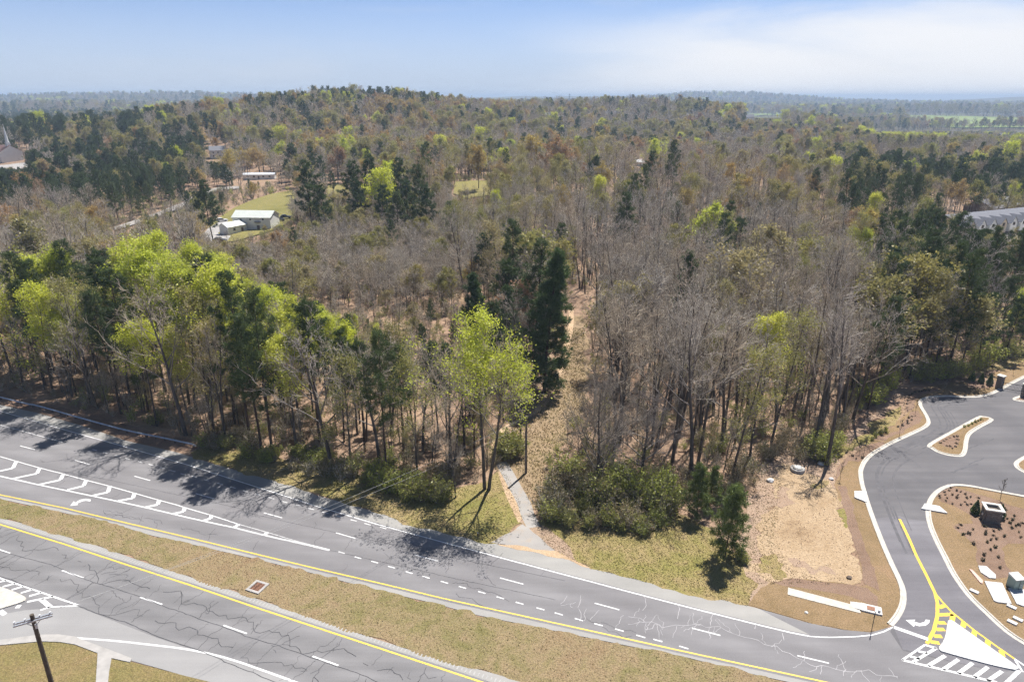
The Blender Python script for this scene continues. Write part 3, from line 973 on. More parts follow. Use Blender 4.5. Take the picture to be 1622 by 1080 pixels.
# sidewalk corner at the lower edge
sw_o = FL([(-140, 1040), (0, 1014.5), (61, 1006), (93, 1005.5), (119, 1009), (139, 1017), (185, 1034), (209, 1043.5), (206, 1049.5), (177, 1043), (173, 1065), (171.5, 1082), (168, 1140), (148, 1140), (152, 1082), (155, 1035), (119, 1021.5), (96, 1017.5), (65, 1016.5), (0, 1022.5), (-140, 1050)])
o = MB().prism(sw_o, -.02, .13).build('sidewalk', M['concrete_grey'])
o['kind'] = 'structure'
sheet('corner_grass', FL([(-140, 1049), (0, 1022), (65, 1016), (96, 1017), (119, 1021), (156, 1034.5), (153, 1082), (149, 1140), (100, 1250), (-140, 1250)]), .06, M['corner_grass'])
sheet('corner_grass', FL([(176, 1042), (207, 1048), (300, 1072), (345, 1083), (640, 1200), (640, 1300), (168, 1300), (171, 1081)]), .055, M['corner_grass'])

# ---- footpath through the wood, and the paved mouth it has at the road
apron = sheet('path_mouth', FL([(776, 859), (792, 850), (815, 838), (829, 829), (838, 832), (850, 845), (868, 862), (884, 872), (893, 884), (840, 874), (800, 864)]), .0225, M['path_asphalt'], ragged=.12, step=.7, seed=50)
sheet('gravel_apron', FL([(786, 861), (820, 862), (850, 868), (880, 872), (900, 882), (935, 899), (905, 888), (860, 878), (813, 868)]), .026, M['track'], ragged=.15, step=.6, seed=51)
sheet('path_margin', FL([(826, 826), (840, 818), (850, 826), (880, 850), (905, 876), (925, 895), (905, 888), (885, 872), (868, 862), (846, 842)]), .024, M['pink_soil'], ragged=.2, step=.8, seed=52)
path = strip('footpath', resample(FL([(846, 835), (836, 815), (829, 795), (815, 770), (803, 748), (793, 732)]), .6), 1.9, .028, M['path_asphalt'])
path['kind'] = 'structure'
tr1 = strip('worn_track', resample(FL([(828, 826), (818, 805), (808, 783), (800, 762), (794, 742), (788, 728), (785, 705), (797, 682), (825, 665), (856, 645), (872, 622), (882, 600), (889, 575), (897, 550), (903, 525), (905, 500), (903, 480)]), .8), 1.3, .021, M['track'])
tr1['kind'] = 'structure'
sheet('cleared_strip', FL([(788, 705), (815, 668), (846, 640), (866, 605), (880, 560), (892, 520), (896, 475), (926, 475), (928, 530), (926, 580), (925, 640), (905, 690), (876, 720), (858, 760), (850, 800), (820, 790), (796, 750)]), -.012, M['cleared'], ragged=1.2, step=2, seed=53)

# ---- open ground among the far woods
def drape(name, px, mat, lift=.4, cell=8.0, kind='structure', world_pts=None):
    pts = world_pts or [on_land(u, v)[:2] for u, v in px]
    bm = bmesh.new()
    vs = [bm.verts.new((x, y, 0)) for x, y in pts]
    f = bm.faces.new(vs)
    bmesh.ops.triangulate(bm, faces=[f])
    P = np.array(pts)
    for ax in (0, 1):
        lo, hi = P[:, ax].min(), P[:, ax].max()
        for c in np.arange(lo + cell, hi, cell):
            no = (1, 0, 0) if ax == 0 else (0, 1, 0)
            co = (c, 0, 0) if ax == 0 else (0, c, 0)
            bmesh.ops.bisect_plane(bm, geom=bm.verts[:] + bm.edges[:] + bm.faces[:], plane_co=co, plane_no=no)
    co = np.array([v.co[:] for v in bm.verts])
    z = land(co[:, 0], co[:, 1]) + lift
    for v, q in zip(bm.verts, z):
        v.co.z = q
    for f in bm.faces:
        if f.normal.z < 0:
            f.normal_flip()
    me = bpy.data.meshes.new(name)
    bm.to_mesh(me)
    bm.free()
    me.materials.append(mat)
    o = link(name, me)
    o['kind'] = kind
    return pts
CLEAR = []      # places without trees: world outlines
house_lawn = [(324, 386), (324, 372), (335, 354), (372, 330), (400, 318), (430, 308), (466, 302), (474, 320), (462, 348), (446, 362), (420, 370), (372, 384)]
CLEAR.append(drape('house_lawn', house_lawn, M['lawn']))
CLEAR.append(drape('far_meadow', [(515, 312), (520, 294), (550, 291), (556, 308)], M['lawn']))
CLEAR.append(drape('far_meadow', [(718, 308), (722, 288), (772, 287), (778, 310), (740, 316)], M['lawn']))
CLEAR.append(drape('far_meadow', [(316, 278), (330, 264), (372, 262), (372, 276)], M['lawn']))
CLEAR.append(drape('lane', [(180, 362), (215, 350), (250, 338), (290, 322), (318, 306), (345, 298), (380, 296), (380, 300), (348, 303), (324, 311), (296, 328), (254, 344), (216, 356), (184, 367)], M['path_asphalt'], .5))
drape('driveway', [(318, 378), (330, 364), (350, 352), (362, 350), (358, 362), (345, 372), (366, 376), (360, 384), (335, 388)], M['concrete_grey'], .55)
CLEAR.append(drape('church_yard', [(-60, 268), (10, 262), (44, 258), (48, 268), (20, 276), (-60, 284)], M['concrete_grey']))
CLEAR.append(drape('estate_yard', [(1500, 384), (1506, 366), (1545, 358), (1640, 352), (1720, 352), (1720, 395), (1600, 392)], M['concrete'], .5))
fld = [(1372, 190), (1400, 184), (1470, 183.5), (1560, 186), (1640, 189), (1800, 192), (1800, 206), (1622, 203), (1540, 204), (1470, 201), (1440, 199), (1420, 193)]
CLEAR.append(drape('far_field', fld, M['field'], 2.0, 60))
CLEAR.append(drape('far_field', [(1180, 181), (1235, 179), (1240, 183), (1190, 185)], M['field'], 1.5, 60))
CLEAR.append(FL([(782, 720), (806, 672), (840, 636), (862, 605), (876, 560), (886, 520), (890, 470), (940, 470), (940, 530), (936, 580), (926, 640), (906, 690), (880, 720), (856, 760), (850, 800), (815, 790), (786, 740)]))

# ================================================================== TREES
def tubes(segs, n):
    """segs: list of (p, q, rp, rq); open n-sided prisms"""
    if not segs:
        return np.zeros((0, 3)), np.zeros((0, 4), int)
    P = np.array([s[0] for s in segs])
    Q = np.array([s[1] for s in segs])
    rp = np.array([s[2] for s in segs])
    rq = np.array([s[3] for s in segs])
    d = Q - P
    d /= np.maximum(np.linalg.norm(d, axis=1, keepdims=True), 1e-9)
    a = np.where(np.abs(d[:, 2:3]) < .9, np.array([[0, 0, 1.0]]), np.array([[1.0, 0, 0]]))
    x = np.cross(d, a)
    x /= np.linalg.norm(x, axis=1, keepdims=True)
    y = np.cross(d, x)
    N = len(P)
    t = 2 * np.pi * np.arange(n) / n
    ring = x[:, None] * np.cos(t)[None, :, None] + y[:, None] * np.sin(t)[None, :, None]
    A = P[:, None] + ring * rp[:, None, None]
    B = Q[:, None] + ring * rq[:, None, None]
    V = np.concatenate([A, B], 1).reshape(-1, 3)
    k = np.arange(n)
    base = np.arange(N)[:, None] * 2 * n
    F = np.stack([base + k, base + (k + 1) % n, base + n + (k + 1) % n, base + n + k], 2).reshape(-1, 4)
    return V, F

def rhombs(C, size, rng, flat_bias=0.0):
    """leaf-like rhombic faces at centres C"""
    N = len(C)
    a = rng.normal(size=(N, 3))
    a /= np.linalg.norm(a, axis=1, keepdims=True)
    b = rng.normal(size=(N, 3))
    b[:, 2] *= (1 - flat_bias)
    b = np.cross(a, b)
    b /= np.linalg.norm(b, axis=1, keepdims=True)
    s = size * rng.uniform(.6, 1.4, N)[:, None]
    V = np.stack([C + a * s, C + b * s * .62, C - a * s, C - b * s * .62], 1).reshape(-1, 3)
    F = (np.arange(N)[:, None] * 4 + np.arange(4)).astype(int)
    return V, F

def blades(C, D, ln, w, rng):
    """needle-like triangles at C pointing along D"""
    N = len(C)
    s = np.cross(D, rng.normal(size=(N, 3)))
    s /= np.maximum(np.linalg.norm(s, axis=1, keepdims=True), 1e-6)
    V = np.stack([C - s * w, C + s * w, C + D * np.reshape(ln, (-1, 1))], 1).reshape(-1, 3)
    F = (np.arange(N)[:, None] * 3 + np.arange(3)).astype(int)
    return V, F

class Geo:
    def __init__(self):
        self.v, self.g, self.n = [], [], 0
    def add(self, vf, m):
        v, f = vf
        if len(f):
            self.v.append(v)
            self.g.append((f + self.n, m))
            self.n += len(v)
    def mesh(self, name, mats):
        return np_mesh(name, np.concatenate(self.v), self.g, mats)

def unit(v):
    return v / max(np.linalg.norm(v), 1e-9)

def grow(rng, p, d, L, r0, r1, n, wob, lift):
    pts, rs = [p], [r0]
    for i in range(n):
        d = unit(d + rng.normal(0, wob, 3) + np.array([0, 0, lift]))
        p = p + d * L / n
        pts.append(p)
        rs.append(r0 + (r1 - r0) * (i + 1) / n)
    return pts, rs

def pick(rng, pts, rs, t):
    f = t * (len(pts) - 1)
    i = min(int(f), len(pts) - 2)
    k = f - i
    return pts[i] + (pts[i + 1] - pts[i]) * k, rs[i] + (rs[i + 1] - rs[i]) * k, unit(pts[i + 1] - pts[i])

def side_dir(rng, d, ang, az=None):
    a = unit(np.cross(d, [0, 0, 1.0]) if abs(d[2]) < .95 else np.array([1.0, 0, 0]))
    b = np.cross(d, a)
    t = rng.uniform(0, 2 * np.pi) if az is None else az
    return unit(d * math.cos(ang) + (a * math.cos(t) + b * math.sin(t)) * math.sin(ang))

def hardwood(seed, H=20.0, base=.42, limbs=15, spread=1.0, ang=(.45, .95), n_leaf=0, leaf_size=.16, cluster=.35, twig_r=.016, trunk_r=.20, twin=False, sub=6, twigs=5, leaf_low=0.0):
    """returns (trunk+limb geometry, crown geometry); crown: twigs with material 0, leaves with material 1"""
    rng = np.random.default_rng(seed)
    trunk6, limb4, fine3, tips = [], [], [], []
    stems = []
    for s in range(2 if twin else 1):
        d = unit(np.array([rng.normal(0, .04), rng.normal(0, .04), 1]))
        p = np.array([0, 0, -.3])
        if twin:
            d = unit(np.array([(-1) ** s * .055, rng.normal(0, .02), 1]))
            p = np.array([(-1) ** s * .28, 0, -.3])
        stems.append(grow(rng, p, d, H * (.93 if s == 0 else .86), trunk_r, trunk_r * .16, 9, .035, .03))
    for pts, rs in stems:
        for i in range(len(pts) - 1):
            trunk6.append((pts[i], pts[i + 1], rs[i], rs[i + 1]))
        az = rng.uniform(0, 6.28)
        nl = limbs if len(stems) == 1 else limbs * 2 // 3
        for k in range(nl):
            t = base + (1 - base) * ((k + rng.uniform(0, .9)) / nl) ** .9
            p, r, d = pick(rng, pts, rs, min(t, .99))
            az += 2.4 + rng.normal(0, .3)
            L = H * .30 * spread * (1.15 - .75 * (t - base) / (1 - base)) * rng.uniform(.7, 1.2)
            ld = side_dir(rng, d, rng.uniform(*ang), az)
            lp, lr = grow(rng, p, ld, L, max(r * .55, .03), .016, 4, .10, .13)
            for i in range(4):
                limb4.append((lp[i], lp[i + 1], lr[i], lr[i + 1]))
            for j in range(sub):
                t2 = .25 + .75 * (j + rng.uniform(0, 1)) / sub
                p2, r2, d2 = pick(rng, lp, lr, min(t2, .99))
                L2 = L * .48 * rng.uniform(.6, 1.2) * (1.15 - .4 * t2)
                sp, sr = grow(rng, p2, side_dir(rng, d2, rng.uniform(.4, .9)), L2, max(r2 * .6, twig_r * 1.2), twig_r, 3, .14, .10)
                for i in range(3):
                    fine3.append((sp[i], sp[i + 1], sr[i], sr[i + 1]))
                for q in range(twigs):
                    t3 = .25 + .75 * (q + rng.uniform(0, 1)) / twigs
                    p3, r3, d3 = pick(rng, sp, sr, min(t3, .99))
                    e3 = p3 + side_dir(rng, d3, rng.uniform(.35, .95)) * L2 * rng.uniform(.3, .62) + np.array([0, 0, .08])
                    fine3.append((p3, e3, twig_r, twig_r * .6))
                    tips.append(e3)
                    for w in range(2):
                        t4 = rng.uniform(.3, .95)
                        p4 = p3 + (e3 - p3) * t4
                        e4 = p4 + side_dir(rng, unit(e3 - p3), rng.uniform(.4, 1.0)) * np.linalg.norm(e3 - p3) * rng.uniform(.4, .75)
                        fine3.append((p4, e4, twig_r * .8, twig_r * .5))
                        tips.append(e4)
    tg, cg = Geo(), Geo()
    tg.add(tubes(trunk6, 7), 0)
    tg.add(tubes(limb4, 5), 1)
    cg.add(tubes(fine3, 3), 0)
    if n_leaf:
        T = np.array(tips)
        w = np.ones(len(T))
        # leafing is uneven: some sprays thick, some nearly bare
        hsh = np.sin(T[:, 0] * .9 + seed) + np.sin(T[:, 1] * .8 + 2 * seed) + np.sin(T[:, 2] * 1.1)
        w = np.clip(.55 + .35 * hsh, .06, None)
        C = T[rng.choice(len(T), n_leaf, p=w / w.sum())] + rng.normal(0, cluster, (n_leaf, 3))
        cg.add(rhombs(C, leaf_size, rng), 1)
    return tg, cg

def pine(seed, H=22.0, base=.5, whorls=13, R0=3.2, tufts=1500, needle=.42, per=8, cone=.35, drop=0.0, trunk_r=.21, dead=6, nw=.022):
    rng = np.random.default_rng(seed)
    d = unit(np.array([rng.normal(0, .025), rng.normal(0, .025), 1]))
    pts, rs = grow(rng, np.array([0, 0, -.3]), d, H, trunk_r, .03, 9, .02, .05)
    t6 = [(pts[i], pts[i + 1], rs[i], rs[i + 1]) for i in range(9)]
    l4, spots = [], []
    for k in range(dead):
        p, r, dd = pick(rng, pts, rs, rng.uniform(base * .5, base))
        q, rr = grow(rng, p, side_dir(rng, dd, 1.4), rng.uniform(.6, 1.6), .03, .012, 2, .1, -.02)
        l4 += [(q[i], q[i + 1], rr[i], rr[i + 1]) for i in range(2)]
    az = 0
    nb = whorls * 4
    for k in range(nb):
        t = base + (1 - base) * (k + rng.uniform(0, 1)) / nb
        u = (t - base) / (1 - base)
        prof = (1 - u) ** cone * (min(1, .45 + u * 3.0) if drop == 0 else min(1, .75 + u * 2))
        L = R0 * prof * rng.uniform(.55, 1.18) + .25
        p, r, dd = pick(rng, pts, rs, min(t, .995))
        az += 2.4 + rng.normal(0, .5)
        q, rr = grow(rng, p, side_dir(rng, dd, 1.45 - .75 * u, az), L, max(.03, r * .35), .014, 3, .08, .10 - .10 * drop)
        l4 += [(q[i], q[i + 1], rr[i], rr[i + 1]) for i in range(3)]
        for j in range(max(3, int(3 + L * 3.5))):
            tt = .30 + .70 * rng.uniform() ** .7
            c, _, e = pick(rng, q, rr, min(tt, .99))
            spots.append((c + rng.normal(0, .10 + .22 * L / 3, 3) * np.array([1, 1, .6]), e))
    idx = rng.integers(0, len(spots), tufts)
    C = np.array([spots[i][0] for i in idx]) + rng.normal(0, .16, (tufts, 3))
    E = np.array([spots[i][1] for i in idx])
    C = np.repeat(C, per, 0)
    E = np.repeat(E, per, 0)
    D = rng.normal(size=C.shape) + E * .6 + np.array([0, 0, .35])
    D /= np.linalg.norm(D, axis=1, keepdims=True)
    tg, cg = Geo(), Geo()
    tg.add(tubes(t6, 7), 0)
    cg.add(tubes(l4, 4), 0)
    cg.add(blades(C, D, needle * rng.uniform(.7, 1.3, len(C)), nw, rng), 1)
    return tg, cg

def bush(seed, H=2.2, W=1.6, stems=26, n_leaf=1500, leaf_size=.11, twig_r=.014):
    rng = np.random.default_rng(seed)
    seg, tips = [], []
    for k in range(stems):
        a = rng.uniform(0, 6.28)
        o = rng.uniform(0, .35) * W
        p = np.array([math.cos(a) * o, math.sin(a) * o, -.1])
        d = unit(np.array([math.cos(a) * rng.uniform(0, .8) * W / H, math.sin(a) * rng.uniform(0, .8) * W / H, 1]))
        q, rr = grow(rng, p, d, H * rng.uniform(.6, 1.05), twig_r * 1.8, twig_r, 3, .16, .02)
        seg += [(q[i], q[i + 1], rr[i], rr[i + 1]) for i in range(3)]
        for j in range(7):
            c, _, e = pick(rng, q, rr, rng.uniform(.2, .99))
            e2 = c + side_dir(rng, e, rng.uniform(.4, 1.1)) * rng.uniform(.25, .6) * W * .6
            seg.append((c, e2, twig_r, twig_r * .6))
            tips.append(e2)
            tips.append((c + e2) / 2)
    sg, cg = Geo(), Geo()
    sg.add(tubes(seg, 3), 0)
    if n_leaf:
        T = np.array(tips)
        C = T[rng.integers(0, len(T), n_leaf)] + rng.normal(0, .16 * W / 1.6, (n_leaf, 3))
        C[:, 2] = np.maximum(C[:, 2], .05)
        cg.add(rhombs(C, leaf_size, rng), 0)
    return sg, cg

class Kind:
    def __init__(self, name, protos, mats_t, mats_c, far=()):
        self.name = name
        self.n = len(protos)
        self.nf = len(far)
        self.trunks = [tg.mesh(name + '_trunk', mats_t) for tg, cg in list(protos) + list(far)]
        self.crowns = [cg.mesh(name + '_crown', mats_c) for tg, cg in list(protos) + list(far)]
        self.whole = []
        self.coll = bpy.data.collections.new(name + '_models')
        for k, (tg, cg) in enumerate(list(protos) + list(far)):
            g = Geo()
            nt_ = len(mats_t)
            for v, (f, m_) in zip(tg.v, tg.g):
                g.add((v, f - f.min()), m_)
            for v, (f, m_) in zip(cg.v, cg.g):
                g.add((v, f - f.min()), nt_ + m_)
            o = bpy.data.objects.new('%s_model_%02d' % (name, k), g.mesh(name + '_whole', list(mats_t) + list(mats_c)))
            self.coll.objects.link(o)
        self.rows = []        # x, y, z, scale, rot, variant, label, group, name

def far_hw(seed, n_leaf=0, ls=.24, tr=.034):
    return [hardwood(seed + k, 17, .24, 15, 1.35 + .12 * k, (.5, 1.1), n_leaf, ls, .5, tr, .22, sub=6, twigs=5) for k in range(3)]
KB = Kind('bare_tree', [hardwood(10 + k, 20, (.42, .50, .36, .45, .30, .54, .38, .33)[k], (13, 11, 14, 12, 16, 10, 13, 15)[k], (.85, .75, 1.1, .95, 1.35, .8, 1.0, 1.5)[k], ((.35, .85), (.3, .7), (.45, 1.0), (.35, .8), (.5, 1.1), (.4, .9), (.3, .75), (.6, 1.15))[k], sub=4, twigs=4, twig_r=.021, trunk_r=(.25, .22, .27, .22, .28, .24, .21, .29)[k], twin=k in (3, 6)) for k in range(8)], [M['bark'], M['limb']], [M['twig']], far_hw(510))
KU = Kind('budding_tree', [hardwood(40 + k, 20, .20 + .07 * (k % 3), 14, .9 + .12 * (k % 3), (.4, .95), 3600, .12, .40, sub=4, twigs=4, twig_r=.02) for k in range(5)], [M['bark'], M['limb']], [M['twig'], M['leaf_bud']], far_hw(520, 4200))
KL = Kind('leafing_tree', [hardwood(70 + k, 21, .36 + .07 * (k % 3), 15, .74 + .12 * (k % 2), (.4, .95), 9500, .118, .38, sub=6, twigs=5) for k in range(5)], [M['bark'], M['limb']], [M['twig'], M['leaf_lime']], far_hw(530, 5600))
KR = Kind('bronze_tree', [hardwood(90 + k, 18, .34, 14, 1.1, (.45, 1.0), 3600, .16, .42) for k in range(3)], [M['bark'], M['limb']], [M['twig'], M['leaf_bronze']], far_hw(540, 4600))
KP = Kind('pine_tree', [pine(120 + k, 22, .33 + .09 * (k % 3), 10, 3.9 + .5 * (k % 2), 2100, .46, 8, .42, nw=.026) for k in range(5)], [M['bark_pine']], [M['bark_pine'], M['needle']], [pine(560 + k, 18, .32, 9, 4.6, 1300, .65, 7, .36, nw=.05) for k in range(3)])
KC = Kind('conifer_tree', [pine(150 + k, 20, .06, 26, 3.8, 8500, .42, 8, .5, 1.0, .24, 0, .034) for k in range(2)], [M['bark_pine']], [M['bark_pine'], M['needle_dark']])
KY = Kind('young_pine', [pine(160 + k, 9, .10, 14, 2.5, 2600, .36, 8, .5, 0.5, .09, 0, .024) for k in range(2)], [M['bark_pine']], [M['bark_pine'], M['needle_bright']])
KS = Kind('green_shrub', [bush(170 + k, 2.3 + .5 * (k % 2), 1.8 - .3 * (k % 3), 34, 1250, .10) for k in range(5)], [M['twig_dark']], [M['leaf_shrub']])
KW = Kind('brown_brush', [bush(180 + k, 2.0, 1.5, 30, 500, .09) for k in range(3)], [M['twig']], [M['leaf_brown']])
KTwin = Kind('twin_leafing_tree', [hardwood(201, 23, .42, 20, 1.15, (.4, .95), 12000, .118, .40, trunk_r=.26, twin=True)], [M['bark'], M['limb']], [M['twig'], M['leaf_lime']])
KSpread = Kind('spreading_bare_tree', [hardwood(210 + k, 13, .14, 20, 1.55, (.5, 1.1), trunk_r=.24, sub=7, twigs=6, twig_r=.018) for k in range(2)], [M['bark'], M['limb']], [M['twig_dark']])

rt = np.random.default_rng(99)
def base_of(u, vb):
    x, y, z = on_land(u, vb)
    return x, y, z
TAKEN = []       # x, y, radius kept free of scattered trees
def plant(kind, u, vb, vt, label, group=None, var=None, model_h=20.0, name=None, keep=2.5):
    """a tree known singly: base seen at (u, vb), top at height vt"""
    x, y, z = base_of(u, vb)
    a = 540 - vt
    dz = -FPX * math.sin(PITCH) + a * math.cos(PITCH)
    dy = FPX * math.cos(PITCH) + a * math.sin(PITCH)
    h = CAM_H + dz * y / dy - z
    if y > 230 and kind.nf and var is None:
        var = kind.n + int(rt.integers(kind.nf))
        model_h = 17.0
    kind.rows.append((x, y, z, max(.3, h / model_h), rt.uniform(0, 6.28), rt.integers(kind.n) if var is None else var, label, group, name))
    TAKEN.append((x, y, keep))

# --- trees one can point at
plant(KTwin, 771, 775, 520, 'bright lime-green tree with twin dark trunks left of the paved footpath mouth', model_h=22.5, keep=5)
plant(KC, 862, 622, 395, 'tall dense dark green conifer beside the track through the wood', model_h=20, var=0, keep=5)
plant(KC, 803, 600, 455, 'slimmer dark conifer left of the tallest dense conifer', model_h=20, var=1, keep=4)
plant(KC, 757, 592, 437, 'broad dark conifer two places left of the tallest dense conifer', model_h=20, var=0, keep=4)
plant(KC, 1078, 560, 400, 'narrow dark conifer among bare trunks right of the track', model_h=20, var=1, keep=4)
plant(KSpread, 944, 778, 612, 'low spreading bare tree rising from green bushes right of the footpath', model_h=12.5, var=0, keep=6)
plant(KSpread, 1016, 752, 618, 'spreading bare tree just behind the green bushes beside the verge', model_h=12.5, var=1, keep=5)
plant(KSpread, 982, 612, 464, 'vase-shaped bare tree with many upright limbs right of the track', model_h=12.5, var=1, keep=5)
plant(KU, 1222, 700, 500, 'bare-stemmed tree with yellow-green upper crown above the bare soil patch', model_h=19.5, keep=4)
plant(KL, 1228, 668, 505, 'yellow-green leafing tree standing in the bare wood above the soil patch', model_h=20.5, keep=4)
plant(KU, 476, 560, 413, 'round olive budding tree behind the lime trees on the left', model_h=19.5, keep=4)
plant(KL, 372, 655, 425, 'broad lime-green tree, largest crown of the roadside row above the guardrail end', model_h=20.5, keep=4)
plant(KL, 476, 690, 478, 'lime-green tree right of the largest lime crown, above the roadside brush', model_h=20.5, keep=4)
plant(KL, 470, 720, 528, 'lower yellow-green tree at the front edge of the wood above roadside brush', model_h=20.5, keep=3)
plant(KL, 235, 570, 385, 'lime-green tree, left half of the tallest lime pair on the left', model_h=20.5, keep=4)
plant(KL, 300, 575, 374, 'lime-green tree, right half of the tallest lime pair on the left', model_h=20.5, keep=4)
plant(KL, 262, 620, 398, 'lime-green tree in front of the tallest lime pair', model_h=20.5, keep=4)
plant(KL, 85, 625, 450, 'lime-green tree behind the guardrail near the left edge', model_h=20.5, keep=4)
plant(KL, 22, 600, 403, 'lime-green tree at the very left edge of the wood', model_h=20.5, keep=4)
plant(KL, 120, 590, 400, 'small-crowned lime-green tree between two dark pines on the left', model_h=20.5, keep=3)
plant(KL, 300, 640, 420, 'lime-green tree between the guardrail end and the tallest lime pair', model_h=20.5, keep=3)
plant(KU, 145, 640, 450, 'yellow-olive budding tree behind the middle of the guardrail', model_h=19.5, keep=3)
plant(KU, 656, 690, 520, 'yellow-olive tree left of the twin-trunked lime tree', model_h=19.5, keep=4)
plant(KP, 72, 610, 406, 'dark round-topped pine behind the guardrail near the left edge', model_h=21.5, keep=3)
plant(KP, 182, 615, 420, 'dark round-topped pine behind the middle of the guardrail', model_h=21.5, keep=3)
plant(KP, 220, 640, 432, 'dark pine just right of another above the guardrail', model_h=21.5, keep=3)
plant(KP, 192, 655, 462, 'lower dark pine in front of two taller ones above the guardrail', model_h=21.5, keep=3)
plant(KP, 578, 715, 540, 'green pine at the front of the wood above the roadside shrubs', model_h=21.5, keep=3)
plant(KP, 640, 735, 560, 'slim green pine left of the twin-trunked lime tree', model_h=21.5, keep=3)
plant(KP, 545, 700, 530, 'dark slim pine left of the green pine at the wood front', model_h=21.5, keep=3)
plant(KP, 496, 372, 263, 'large dark pine right of the white metal building', model_h=21.5, keep=6)
plant(KP, 520, 385, 300, 'lower dark pine in front of the large pine by the white building', model_h=21.5, keep=5)
plant(KP, 340, 392, 295, 'dark pine standing on the drive left of the white metal building', model_h=21.5, keep=4)
for k, (u, vb, vt) in enumerate(((560, 352, 262), (590, 350, 254), (640, 352, 258), (668, 356, 268), (572, 372, 290), (605, 376, 300), (650, 382, 296), (630, 392, 312), (680, 384, 300))):
    plant(KP, u, vb, vt, 'dark pine in the clump beyond the bare trees at centre left', 'pines of the dark clump', model_h=21.5, keep=4)
plant(KP, 713, 405, 322, 'lone tall pine with a bare trunk right of the dark pine clump', model_h=21.5, keep=4)
plant(KL, 612, 362, 278, 'small bright lime tree inside the dark pine clump', model_h=20.5, keep=3)
plant(KR, 795, 318, 263, 'orange-bronze tree beside the small green meadow', model_h=17.5, keep=5)
plant(KR, 758, 300, 236, 'dull orange tree above the small green meadow', model_h=17.5, keep=5)
plant(KR, 885, 300, 228, 'wide golden-yellow tree beyond the meadow', model_h=17.5, keep=7)
plant(KR, 835, 285, 220, 'golden tree left of the widest golden tree', model_h=17.5, keep=7)
plant(KR, 955, 318, 266, 'red-bronze tree on the brow of the bare wood', model_h=17.5, keep=4)
plant(KU, 1122, 560, 436, 'olive budding tree right of the narrow dark conifer', model_h=19.5, keep=4)
plant(KU, 1268, 640, 520, 'olive budding tree right of the yellow-green tree', model_h=19.5, keep=3)
plant(KY, 1104, 822, 742, 'bushy young pine at the edge of the verge, left of a pair', model_h=8.8, var=0, keep=3)
plant(KY, 1148, 882, 768, 'bushy young pine at the edge of the verge, nearest the bare soil', model_h=8.8, var=1, keep=3)
plant(KY, 1122, 800, 740, 'young pine behind the pair at the edge of the verge', model_h=8.8, var=0, keep=3)
plant(KP, 1128, 240, 206, 'lone dark pine rising above the brow of the bare wood', model_h=21.5, keep=4)
plant(KB, 1310, 738, 490, 'tall dark-trunked bare tree at the corner above the manhole ring', model_h=19.5, keep=4, var=0)
plant(KB, 1290, 705, 500, 'bare tree left of the tallest dark trunk above the soil patch', model_h=19.5, keep=3)
plant(KB, 1186, 735, 520, 'tall bare tree behind the young pines', model_h=19.5, keep=3)
plant(KB, 1105, 735, 520, 'tall bare tree left of the young pines', model_h=19.5, keep=3)
plant(KB, 712, 760, 560, 'thin bare tree left of the twin-trunked lime tree', model_h=19.5, keep=2.5)
plant(KB, 722, 788, 690, 'short leaning bare tree at the road verge below the twin-trunked tree', model_h=19.5, keep=2.5)
plant(KB, 825, 705, 590, 'bare tree in the bushes beside the utility pole', model_h=19.5, keep=2.5)

# --- the rest of the wood, tree by tree
edge_px = [(0, 622), (60, 633), (130, 655), (200, 672), (300, 702), (400, 722), (480, 742), (560, 760), (640, 772), (700, 776), (770, 772), (790, 735), (850, 735), (880, 775), (960, 790), (1060, 780), (1150, 765), (1210, 735), (1240, 722), (1310, 722), (1332, 694), (1372, 668), (1400, 640), (1412, 612), (1470, 605), (1530, 596), (1570, 580), (1622, 562)]
ew = np.array(sorted(FL(edge_px) + [(-420, 260), (-200, 160), (140, 150), (200, 165), (400, 190)]))
def wood_edge(x):
    return np.interp(x, ew[:, 0], ew[:, 1])
cand = []
for r0, r1, sp, s0 in ((70, 170, 4.7, 1.12), (170, 300, 6.2, 1.05), (300, 560, 8.4, 1.0), (560, 1050, 10.5, 1.05), (1050, 2300, 15, 1.2), (2300, 5600, 30, 2.0)):
    n = int(2 * r1 / sp) + 2
    ax = (np.arange(n) - n / 2) * sp
    ay = np.arange(int(r1 / sp) + 2) * sp
    X, Y = np.meshgrid(ax, ay)
    X = X.ravel() + rt.uniform(-.46, .46, X.size) * sp
    Y = Y.ravel() + rt.uniform(-.46, .46, Y.size) * sp
    rr = np.hypot(X, Y)
    ok = (rr >= r0) & (rr < r1) & (np.abs(X) < .84 * Y + 30) & (Y > wood_edge(X) + 1.0)
    cand.append(np.stack([X[ok], Y[ok], np.full(ok.sum(), s0)], 1))
# low scrub in front of the clearing stands closer
xs_, ys_ = np.meshgrid(np.arange(-160, 0, 5.2), np.arange(175, 300, 5.2))
xs_, ys_ = xs_.ravel() + rt.uniform(-2.4, 2.4, xs_.size), ys_.ravel() + rt.uniform(-2.4, 2.4, ys_.size)
us_, _ = to_px(xs_, ys_, land(xs_, ys_))
ks_ = (us_ > 330) & (us_ < 720)
cand.append(np.stack([xs_[ks_], ys_[ks_], np.full(ks_.sum(), .62)], 1))
cand = np.concatenate(cand)
ok = np.ones(len(cand), bool)
for poly in CLEAR:
    ok &= ~inside(cand[:, 0], cand[:, 1], poly)
for x, y, r in TAKEN:
    ok &= (cand[:, 0] - x) ** 2 + (cand[:, 1] - y) ** 2 > r * r
